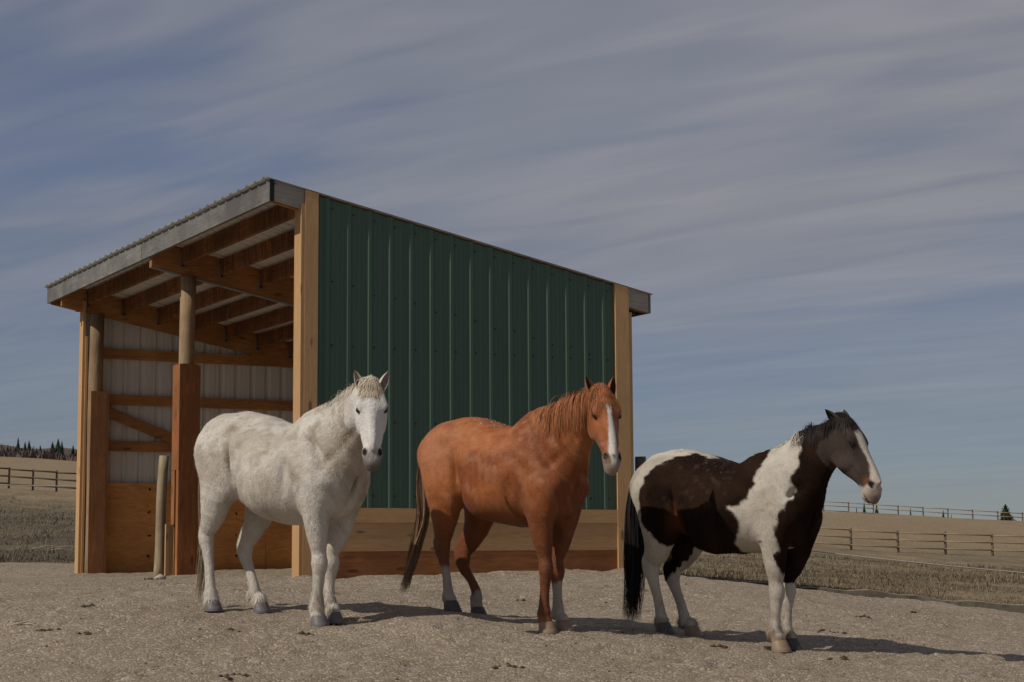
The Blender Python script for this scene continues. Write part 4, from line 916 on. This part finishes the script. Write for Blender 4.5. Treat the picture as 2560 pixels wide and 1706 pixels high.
# ------------------------------------------------------------ chestnut horse
def col_chestnut(x):
    V = x['V']; n1 = fbm3(V, 5, 21); n2 = fbm3(V, 16, 22); z = V[:, 2]; s, u, w = x['s'], x['u'], x['w']
    c = lerp((.41, .138, .044), (.25, .074, .023), band(n1, .34, .66)); c = lerp(c, (.45, .21, .105), band(n2, .54, .8)*.45)
    c = lerp(c, (.48, .225, .125), (1-band(np.sqrt((V[:, 0]+.55)**2+(z-.72)**2), .05, .30))*.55); c = lerp(c, (.20, .060, .020), band(-z, -.50, -.22)*.65)  # pale dusty rump; belly and flank shade painted into the coat
    c = lerp(c, (.17, .058, .023), band(-z, -.25, .02)*.85); c = lerp(c, (.15, .055, .024), band(-z, -.02, .2)*.5)  # darker leg coat, deepened with painted shade
    wh = np.array((.40, .36, .31)); wn = (n2-.5)*.12
    xx, yy = V[:, 0], V[:, 1]
    c = lerp(c, wh, band(-z, .07+.02, .10+.02)*(xx < -.2)*(yy < 0)*(wn+.93)); c = lerp(c, wh, band(-z+wn, .27, .30)*(xx < -.2)*(yy > 0)*.9)
    c = lerp(c, wh, band(-z+wn*.5, .215, .235)*(xx > 0)*(yy > .0)*.95)
    c = lerp(c, (.38, .15, .06), band(-z, .42, .50)*(xx > 0)*(yy < 0)*.8)
    bw = np.interp(s, [.06, .10, .15, .2, .3, .40, .48, .55], [.004, .022, .020, .015, .023, .036, .036, .02]); b0 = np.interp(s, [.08, .3, .55], [.004, .006, .0])
    bl = (1-band(np.abs(w-b0)+wn*.05, bw*.82, bw*1.05))*x['head']*(u > -.03)*band(s, .075, .095)
    c = lerp(c, (.66, .63, .59), bl)
    c = lerp(c, (.30, .235, .20), x['head']*band(s, .46, .52)*(1-bl)*.85); c = lerp(c, (.36, .28, .235), x['head']*band(s, .535, .57)*.8)
    c = lerp(c, (.27, .088, .03), x['ear']*.8); c = lerp(c, (.12, .042, .02), x['inner'])
    return face_skin(c, x, (.035, .026, .022), (.32, .24, .20), (.05, .03, .02))
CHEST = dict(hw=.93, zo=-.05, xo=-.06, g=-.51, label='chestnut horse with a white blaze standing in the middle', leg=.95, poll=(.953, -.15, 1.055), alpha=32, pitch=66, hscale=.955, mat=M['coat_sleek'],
    trunk=[(-.76, .845, .60, .11), (-.70, .90, .51, .19), (-.57, .955, .44, .24), (-.40, .981, .38, .265), (-.22, .937, .29, .28), (-.05, .885, .21, .30), (.10, .862, .172, .305), (.21, .91, .178, .28), (.31, .955, .20, .235), (.42, .89, .29, .20), (.50, .79, .40, .15)],
    lumps=[((-.545, .125, .64), (.215, .14, .29), .06), ((.37, .155, .55), (.155, .09, .28), .05), ((.42, 0, .47), (.145, .20, .23), .08), ((.28, .01, .93), (.13, .045, .055), .05), ((-.435, .195, .44), (.09, .065, .14), .05)],
    neck=[(.32, 0, .66, .18, .31), (.48, -.02, .765, .145, .255), (.64, -.06, .865, .118, .20), (.785, -.105, .935, .096, .152), (.895, -.14, .990, .085, .110)],
    legs=dict(RH=dict(hock=(-.560, .035), fet=(-.505, -.321), thigh=(-.505, .48), gaskin=(-.505, .29)), LH=dict(hock=(-.622, -.046), fet=(-.490, -.335), thigh=(-.48, .46), gaskin=(-.50, .24)),
              RF=dict(elbow=(.385, .24), knee=(.394, -.122), fet=(.374, -.424)), LF=dict(elbow=(.35, .22), knee=(.331, -.137), fet=(.345, -.430))),
    ears=[(.30, .10, .15), (.30, .10, .30)], earlen=.172, colour=col_chestnut, fur_n=70000, fur_len=.016, fur_w=.0016, tuft=.35, hoofmats=dict(RH='hoof_dark', LH='hoof_dark', RF='hoof_brown', LF='hoof_brown'),
    mane=dict(n=4200, dir=(.0, -1, .0), len=.30, w=.0038, grav=.95, spread=.18, clear=.006, curl=.04, clump=.18, clumps=30, **{'from': .2}), mane_col=lambda t, p: np.tile((.34, .135, .058), (len(t), 1)),
    forelock=dict(n=200, len=.17, col=(.34, .125, .05), spread=.35, side=.1),
    tail=dict(n=420, pts=[(-.76, 0, .86), (-.86, 0, .80), (-.915, 0, .56), (-.905, 0, .27), (-.98, 0, .05), (-1.06, 0, -.16), (-1.12, 0, -.30)], spread=[.02, .035, .05, .045], col=(.30, .195, .125)))
# ------------------------------------------------------------ pinto horse
P_BODY = [(-.623, .458), (-.583, .542), (-.497, .612), (-.39, .663), (-.269, .69), (-.165, .672), (-.063, .66), (.053, .66), (.182, .66), (.30, .70), (.375, .72), (.365, .574), (.335, .535), (.338, .454), (.298, .362), (.24, .311), (.150, .298), (.205, .259), (.232, .189), (.205, .12), (.145, .05), (.11, -.12), (-.10, -.12), (-.31, -.04), (-.402, .031), (-.477, .056), (-.53, .116), (-.59, .141), (-.628, .215), (-.644, .312), (-.64, .385)]
P_NECK = [(.70, .90), (.653, .722), (.637, .642), (.635, .562), (.591, .471), (.617, .413), (.587, .311), (.544, .243), (.507, .151), (.512, .071), (.496, -.009), (.467, -.043), (.478, -.225), (.70, -.235), (1.6, -.2), (1.6, 1.2), (.75, 1.2)]
def col_pinto(x):
    V = x['V']; n1 = fbm3(V, 6, 41); n2 = fbm3(V, 22, 42); z = V[:, 2]; xx, yy = V[:, 0], V[:, 1]; s, u, w = x['s'], x['u'], x['w']; wob = (n2-.5)*.045
    white = lerp((.60, .555, .485), (.45, .40, .335), band(n1, .45, .75)); white = lerp(white, (.27, .20, .145), band(-z, .30, .55)*band(n2, .38, .66)*.9)
    dark = lerp((.018, .0100, .0070), (.030, .0170, .0115), band(n1, .4, .7)); 
    dark = lerp(dark, (.075, .048, .036), band(n2, .60, .85)*.55*(np.abs(xx+.15) < .3)*(z > .30))
    dark = lerp(dark, (.13, .045, .018), (1-band(np.sqrt((xx+.335)**2+(z-.22)**2*.25), .01, .09))*.8*(z < .42))
    db = sdpoly(xx, z, P_BODY); dn = sdpoly(xx+np.where(yy > .03, .10, 0), z, P_NECK)
    dk = 1-band(db+wob, -.006, .008); dk = np.maximum(dk, 1-band(dn+wob, -.006, .008))
    dk = np.maximum(dk, (1-band(np.sqrt((xx-.36)**2+(z-.02)**2)+wob, .03, .045))*(yy < -.05))
    fl = (xx > .2) & (z < .12)
    dk = np.where(fl & (yy > 0) & (z > -.235+wob), 1, dk); dk = np.where((xx < -.2) & (yy > .02) & (z > -.16+wob*2+(xx+.62)*.9) & (z < .3), 1, dk)
    dk = np.where(fl & (z < -.22+wob), 0, dk); dk = np.where(fl & (yy < 0) & (xx < .43+wob) & (z < .05), 0, dk)
    c = lerp(white, dark, dk)
    hd = x['head']
    face = lerp((.095, .076, .065), (.055, .042, .036), band(n1, .4, .7)); c = np.where(hd[:, None], lerp(c, face, band(s, -.05, .05)*.95), c)
    bw = np.interp(s, [.06, .09, .2, .3, .42, .48, .58], [.01, .050, .046, .026, .030, .055, .10]); bl = (1-band(np.abs(w+.004)+wob*.15, bw*.85, bw*1.05))*hd*(u > -.05+band(s, .44, .5)*-.2)*band(s, .075, .10)
    mu = hd*band(s+wob*.3, .475, .50)*(u > -.075); bl = np.maximum(bl, mu); c = lerp(c, (.56, .50, .44), bl)
    c = lerp(c, (.40, .30, .24), hd*band(s, .50, .57)*.7)
    og = np.sqrt(((s-.455)/1.2)**2+(u+.005)**2+(np.abs(w)-.058)**2); c = lerp(c, (.16, .065, .025), .75*(1-band(og+wob*.3, .016, .042))*hd*(1-band(s, .478, .492)))
    c = lerp(c, (.60, .56, .50), (1-band(np.sqrt((xx-.845)**2+((z-.47)*.55)**2)+wob, .022, .034))*(yy < .02)*~hd)
    c = lerp(c, (.075, .060, .052), x['ear']*.9); c = lerp(c, (.05, .04, .035), x['inner'])
    return face_skin(c, x, (.04, .03, .027), (.22, .16, .13), (.05, .04, .034))
PINTO = dict(flank=-.35, feather=1.6, zo=-.295, xo=-.02, g=-.65, label='dark brown and white pinto horse dozing at the right', leg=1.0, poll=(.930, 0, .853), alpha=3, pitch=62, hscale=.97, mat=M['coat_pinto'], eye_open=.35,
    trunk=[(-.76, .60, .36, .11), (-.70, .655, .27, .19), (-.58, .715, .20, .24), (-.46, .738, .16, .265), (-.28, .698, .09, .285), (-.1, .645, .02, .305), (.06, .608, -.015, .31), (.19, .625, -.02, .285), (.32, .655, .0, .245), (.44, .64, .08, .21), (.54, .56, .18, .16)],
    lumps=[((-.56, .125, .40), (.215, .14, .28), .06), ((.42, .155, .33), (.155, .09, .28), .05), ((.48, 0, .25), (.15, .205, .23), .08), ((.28, .01, .61), (.13, .05, .06), .05), ((-.44, .195, .20), (.09, .065, .14), .05)],
    neck=[(.38, 0, .36, .18, .31), (.52, 0, .50, .142, .252), (.65, 0, .63, .113, .203), (.77, 0, .705, .100, .162), (.865, 0, .760, .088, .115)],
    legs=dict(RH=dict(hock=(-.634, -.126), fet=(-.557, -.500), thigh=(-.525, .25), gaskin=(-.54, .08)), LH=dict(hock=(-.655, -.170), fet=(-.556, -.522), thigh=(-.51, .24), gaskin=(-.54, .05)),
              RF=dict(elbow=(.43, .06), knee=(.414, -.290), fet=(.386, -.570)), LF=dict(elbow=(.44, .05), knee=(.379, -.279), fet=(.363, -.565))),
    ears=[(.38, -.12, 1.7), (.30, -.05, 1.0)], earlen=.165, colour=col_pinto, fur_n=75000, fur_len=.018, fur_w=.0018, tuft=.4, hoofmats=dict(RH='hoof_dark', LH='hoof_brown', RF='hoof_brown', LF='hoof_dark'),
    mane=dict(n=4200, dir=(-.15, -1, -.05), len=.16, w=.0038, grav=.9, spread=.2, clear=.003, curl=.05, **{'from': .35}), mane_col=lambda t, p: np.where((p[:, 0]+.02*np.sin(t*90) < .575)[:, None], np.array((.58, .53, .46))[None], np.array((.02, .016, .015))[None]),
    forelock=dict(n=300, len=.13, col=(.028, .021, .018), spread=.4, side=-.1),
    tail=dict(n=900, pts=[(-.74, 0, .63), (-.84, 0, .57), (-.90, 0, .33), (-.90, -.01, .0), (-.90, -.02, -.28), (-.93, -.02, -.52)], spread=[.02, .045, .075, .085], col=(.022, .019, .02)))
FLD = {}
for k_, s_ in (('white', WHITE), ('chestnut', CHEST), ('paint', PINTO)): FLD[k_] = build_horse(k_, s_)
def back_straw(key, label, n, xr, yr, L, seed, cols):
    g_ = np.random.default_rng(seed); root_, F = FLD[key]; g0 = root_.location.z; x = g_.uniform(*xr, n); y = g_.uniform(*yr, n)
    z = np.full(n, F.lo[2]+F.h*(F.n[2]-4)); p = np.stack([x, y, z], 1)
    for _ in range(60): p[:, 2] -= np.clip(F.sample(p), -.02, .05)*.8
    a = g_.uniform(0, 6.28, n); K = 5; l = L*g_.uniform(.4, 1.1, n); path = [p]
    for k in range(K):
        q = path[-1]+np.stack([np.cos(a), np.sin(a), np.zeros(n)], 1)*(l/K)[:, None]; a = a+g_.normal(size=n)*.5
        q = q+F.grad(q)*(.004-F.sample(q))[:, None]; path.append(q)
    P = np.stack(path, 1)-np.array([0, 0, g0]); R_ = np.array([[math.cos(PSI), math.sin(PSI)], [-math.sin(PSI), math.cos(PSI)]])
    Wp = P.copy(); Wp[..., :2] = P[..., :2]@R_.T+np.array(HORSE_XY[key]); Wp[..., 2] = P[..., 2]+g0
    o = ribbons('straw_wisps', Wp, .004, np.array(cols)*g_.uniform(.7, 1.2, (n, 1)), M['hair'], None, np.array([[[0, 0, 1.0]]])); tag(o, label, 'straw', None, 'stuff')
back_straw('chestnut', 'pale straw wisps lying on the chestnut horse\'s back', 26, (-.32, -.02), (-.14, .02), .12, 5, (.55, .46, .32))
back_straw('paint', 'dusty straw chaff on the pinto horse\'s back', 70, (-.45, .05), (-.25, -.04), .035, 6, (.20, .15, .115))

# ------------------------------------------------------------ scatter: pebbles, debris, grass, straw
def inside_view(x, y, pad=1.08): return np.abs(x) < y*.2845*pad+.3
def scatter_stones(name, label, n, rmin, rmax, mat, seed, yr=(10.2, 19)):
    g = np.random.default_rng(seed); y = yr[0]+(yr[1]-yr[0])*g.random(n)**1.5; x = g.uniform(-1, 1, n)*(y*.2845*1.1+.4); k = in_yard(x, y); x, y = x[k], y[k]
    z = yard_z(x, y); r = rmin+(rmax-rmin)*g.random(len(x))**3; o = np.array([[1, 0, 0], [-1, 0, 0], [0, 1, 0], [0, -1, 0], [0, 0, 1]], float); an = g.uniform(0, 6.28, len(x))
    sc = g.uniform(.6, 1.3, (len(x), 5, 1)); v = o[None]*sc*r[:, None, None]; c, s = np.cos(an)[:, None], np.sin(an)[:, None]
    v = np.stack([v[:, :, 0]*c-v[:, :, 1]*s, v[:, :, 0]*s+v[:, :, 1]*c, v[:, :, 2]*.75], 2)+np.stack([x, y, z], 1)[:, None]
    f = np.array([[0, 2, 4], [2, 1, 4], [1, 3, 4], [3, 0, 4]])[None]+(np.arange(len(x))*5)[:, None, None]
    return tag(mesh_np(name, v.reshape(-1, 3), f.reshape(-1, 3), mat), label, 'gravel', None, 'stuff')
scatter_stones('loose_gravel', 'loose pebbles scattered over the gravel yard', 50000, .003, .010, M['pebble'], 51)
scatter_stones('dark_crumbs', 'dark crumbs of dry dung scattered over the gravel', 700, .005, .016, M['dung'], 52)
def dung_pile(label, x, y, r, n, seed):
    g = np.random.default_rng(seed); V = []; Q = []
    for i in range(n):
        a = g.uniform(0, 6.28); d = r*math.sqrt(g.random()); px, py = x+math.cos(a)*d*1.6, y+math.sin(a)*d; pz = yz1(px, py)+.004; rr = g.uniform(.010, .024)
        b0 = len(V); pts = g.normal(size=(8, 3)); 
        for s in [(1, 0, 0), (-1, 0, 0), (0, 1, 0), (0, -1, 0), (0, 0, 1), (0, 0, -.5)]: V.append((px+s[0]*rr*g.uniform(.8, 1.6), py+s[1]*rr*g.uniform(.7, 1.2), pz+s[2]*rr*.7))
        for q in ((0, 2, 4), (2, 1, 4), (1, 3, 4), (3, 0, 4), (2, 0, 5), (1, 2, 5), (3, 1, 5), (0, 3, 5)): Q.append([b0+k for k in q])
    return tag(mesh_np('dung_pile', V, Q, M['dung']), label, 'dung', 'small dung piles on the gravel', 'stuff')
def on_ground(px, py):
    lo, hi = 9.0, 27.0
    for _ in range(40):
        m = (lo+hi)/2; p = pix(px, py, m)
        if p[2] > gz1(p[0], p[1]): lo = m
        else: hi = m
    return pix(px, py, m)
for i, (px, py, r, n, lab) in enumerate([(225, 1517, .09, 16, 'flat dark dung scrap on the gravel below the leaning post'), (584, 1575, .05, 9, 'small dark dung lump in front of the white horse'), (771, 1588, .045, 8, 'round dung lump before the white horse\'s front hooves'), (575, 1692, .10, 16, 'dark dung scrap at the bottom edge below the white horse'), (1275, 1667, .09, 14, 'dark dung scrap at the bottom below the chestnut horse'),
        (1297, 1500, .05, 7, 'tiny dung lump behind the chestnut horse'), (2076, 1583, .10, 14, 'dark dung patch in the pinto horse\'s shadow'), (2290, 1534, .07, 10, 'dung lump on the gravel near the right edge'), (2155, 1546, .06, 8, 'flat dung lump right of the pinto horse\'s front legs'), (1800, 1618, .06, 8, 'dung lump below the pinto horse\'s belly'), (380, 1452, .06, 8, 'dark dung lump at the foot of the leaning post'), (130, 1578, .07, 9, 'dung scrap on the gravel near the left edge'), (216, 1583, .07, 10, 'dung scrap in the left foreground'), (2090, 1650, .08, 10, 'dung scrap in the right foreground')]):
    p = on_ground(px, py); dung_pile(lab, p[0], p[1], r*.75, max(4, n//2), 300+i)
p = on_ground(400, 1450); b = MB(); b.tube([(p[0]-.05, p[1], p[2]+.01), (p[0], p[1], p[2]+.028), (p[0]+.06, p[1]+.01, p[2]+.012)], [.02, .035, .018], 7)
tag(b.build('stone', M['stone'], None, True), 'pale stone at the foot of the leaning post', 'stone')
def straws(name, label, px, py, n, r, seed, L=.2, yscale=1.0):
    g = random.Random(seed); b = MB(); p = on_ground(px, py) if py > 1400 else pix(px, py, 33)
    for _ in range(n):
        x, y = p[0]+g.uniform(-r, r), p[1]+g.uniform(-r, r)*yscale; z = max(gz1(x, y), yz1(x, y) if in_yard(np.array([x]), np.array([y]))[0] else -9)+.012; a = g.uniform(-.6, .6); l = L*g.uniform(.5, 1.1)
        b.tube([(x, y, z), (x+math.cos(a)*l, y+math.sin(a)*l, z+g.uniform(0, .05))], .0035 if L < .3 else .007, 4)
    return tag(b.build(name, M['straw']), label, 'straw', None, 'stuff')
straws('straw_wisps', 'pale straw wisps on the dark soil left of the shed', 112, 1384, 16, .45, 5, .22, 3)
def hay_scraps(n, seed):
    g_ = np.random.default_rng(seed); y = 10.4+8*g_.random(n)**1.4; x = g_.uniform(-1, 1, n)*(y*.30); a = g_.uniform(0, 6.28, n); l = g_.uniform(.03, .12, n); z = yard_z(x, y)+.006; P = []
    for k in range(4): t = (k/3-.5); P.append(np.stack([x+np.cos(a)*l*t, y+np.sin(a)*l*t, z+.008*(1-abs(t)*2)], 1))
    o = ribbons('hay_scraps', np.stack(P, 1), g_.uniform(.003, .007, n), np.array((.40, .32, .21))*g_.uniform(.45, 1.1, (n, 1)), M['hair'], None, np.array([[[0, 0, 1.0]]])); tag(o, 'short hay scraps scattered thinly over the gravel yard', 'hay', None, 'stuff')
hay_scraps(420, 91)
straws('straw_stalk', 'single pale straw stalk on the gravel at the left edge', 20, 1570, 2, .04, 6, .22)
def grass(name, label, n, yr, xr, hmin, hmax, cols, seed, wd=.006, cond=None):
    g = np.random.default_rng(seed); y = yr[0]+(yr[1]-yr[0])*g.random(n)**1.6; x = xr(y, g.random(n)); k = ~in_yard(x, y-.15)
    if cond is not None: k &= cond(x, y)
    dn = vnoise(x*1.1, y*.6, seed)*.6+vnoise(x*4, y*2, seed+1)*.4; k &= dn > .36*g.random(n)+.2; x, y, dn = x[k], y[k], dn[k]; z = field_z(x, y)
    h = (hmin+(hmax-hmin)*g.random(len(x))**2)*(.5+dn)*(1+1.8*(vnoise(x*2.3, y*1.2, seed+5) > .74)); an = g.uniform(0, 6.28, len(x)); le = h*g.uniform(.1, .9, len(x)); w = wd*g.uniform(.6, 1.5, len(x))*(y/22); a2 = g.uniform(0, 3.14, len(x))
    v = np.stack([np.stack([x-w*np.cos(a2), y-w*np.sin(a2), z-.01], 1), np.stack([x+w*np.cos(a2), y+w*np.sin(a2), z-.01], 1), np.stack([x+le*np.cos(an), y+le*np.sin(an), z+h], 1)], 1)
    cc = np.array(cols)[g.integers(0, len(cols), len(x))]*g.uniform(.6, 1.3, (len(x), 1))
    return tag(mesh_np(name, v.reshape(-1, 3), np.arange(len(v)*3).reshape(-1, 3), M['grass'], None, False, None, np.repeat(cc, 3, axis=0)), label, 'grass', None, 'stuff')
DRY = [(.22, .17, .11), (.17, .13, .085), (.29, .225, .145), (.12, .098, .063), (.09, .078, .052)]
grass('pasture_grass', 'short dry grass on the pasture right of the yard', 90000, (17, 75), lambda y, r: 1.2+(y*.31-1.0)*r, .012, .05, DRY, 61)
grass('field_grass', 'sparse dull grass on the field left of the shed', 32000, (25, 95), lambda y, r: -y*.31+(y*.31-4.0)*r, .015, .07, [(.13, .108, .075), (.17, .138, .095), (.24, .19, .13), (.11, .098, .07)], 62)
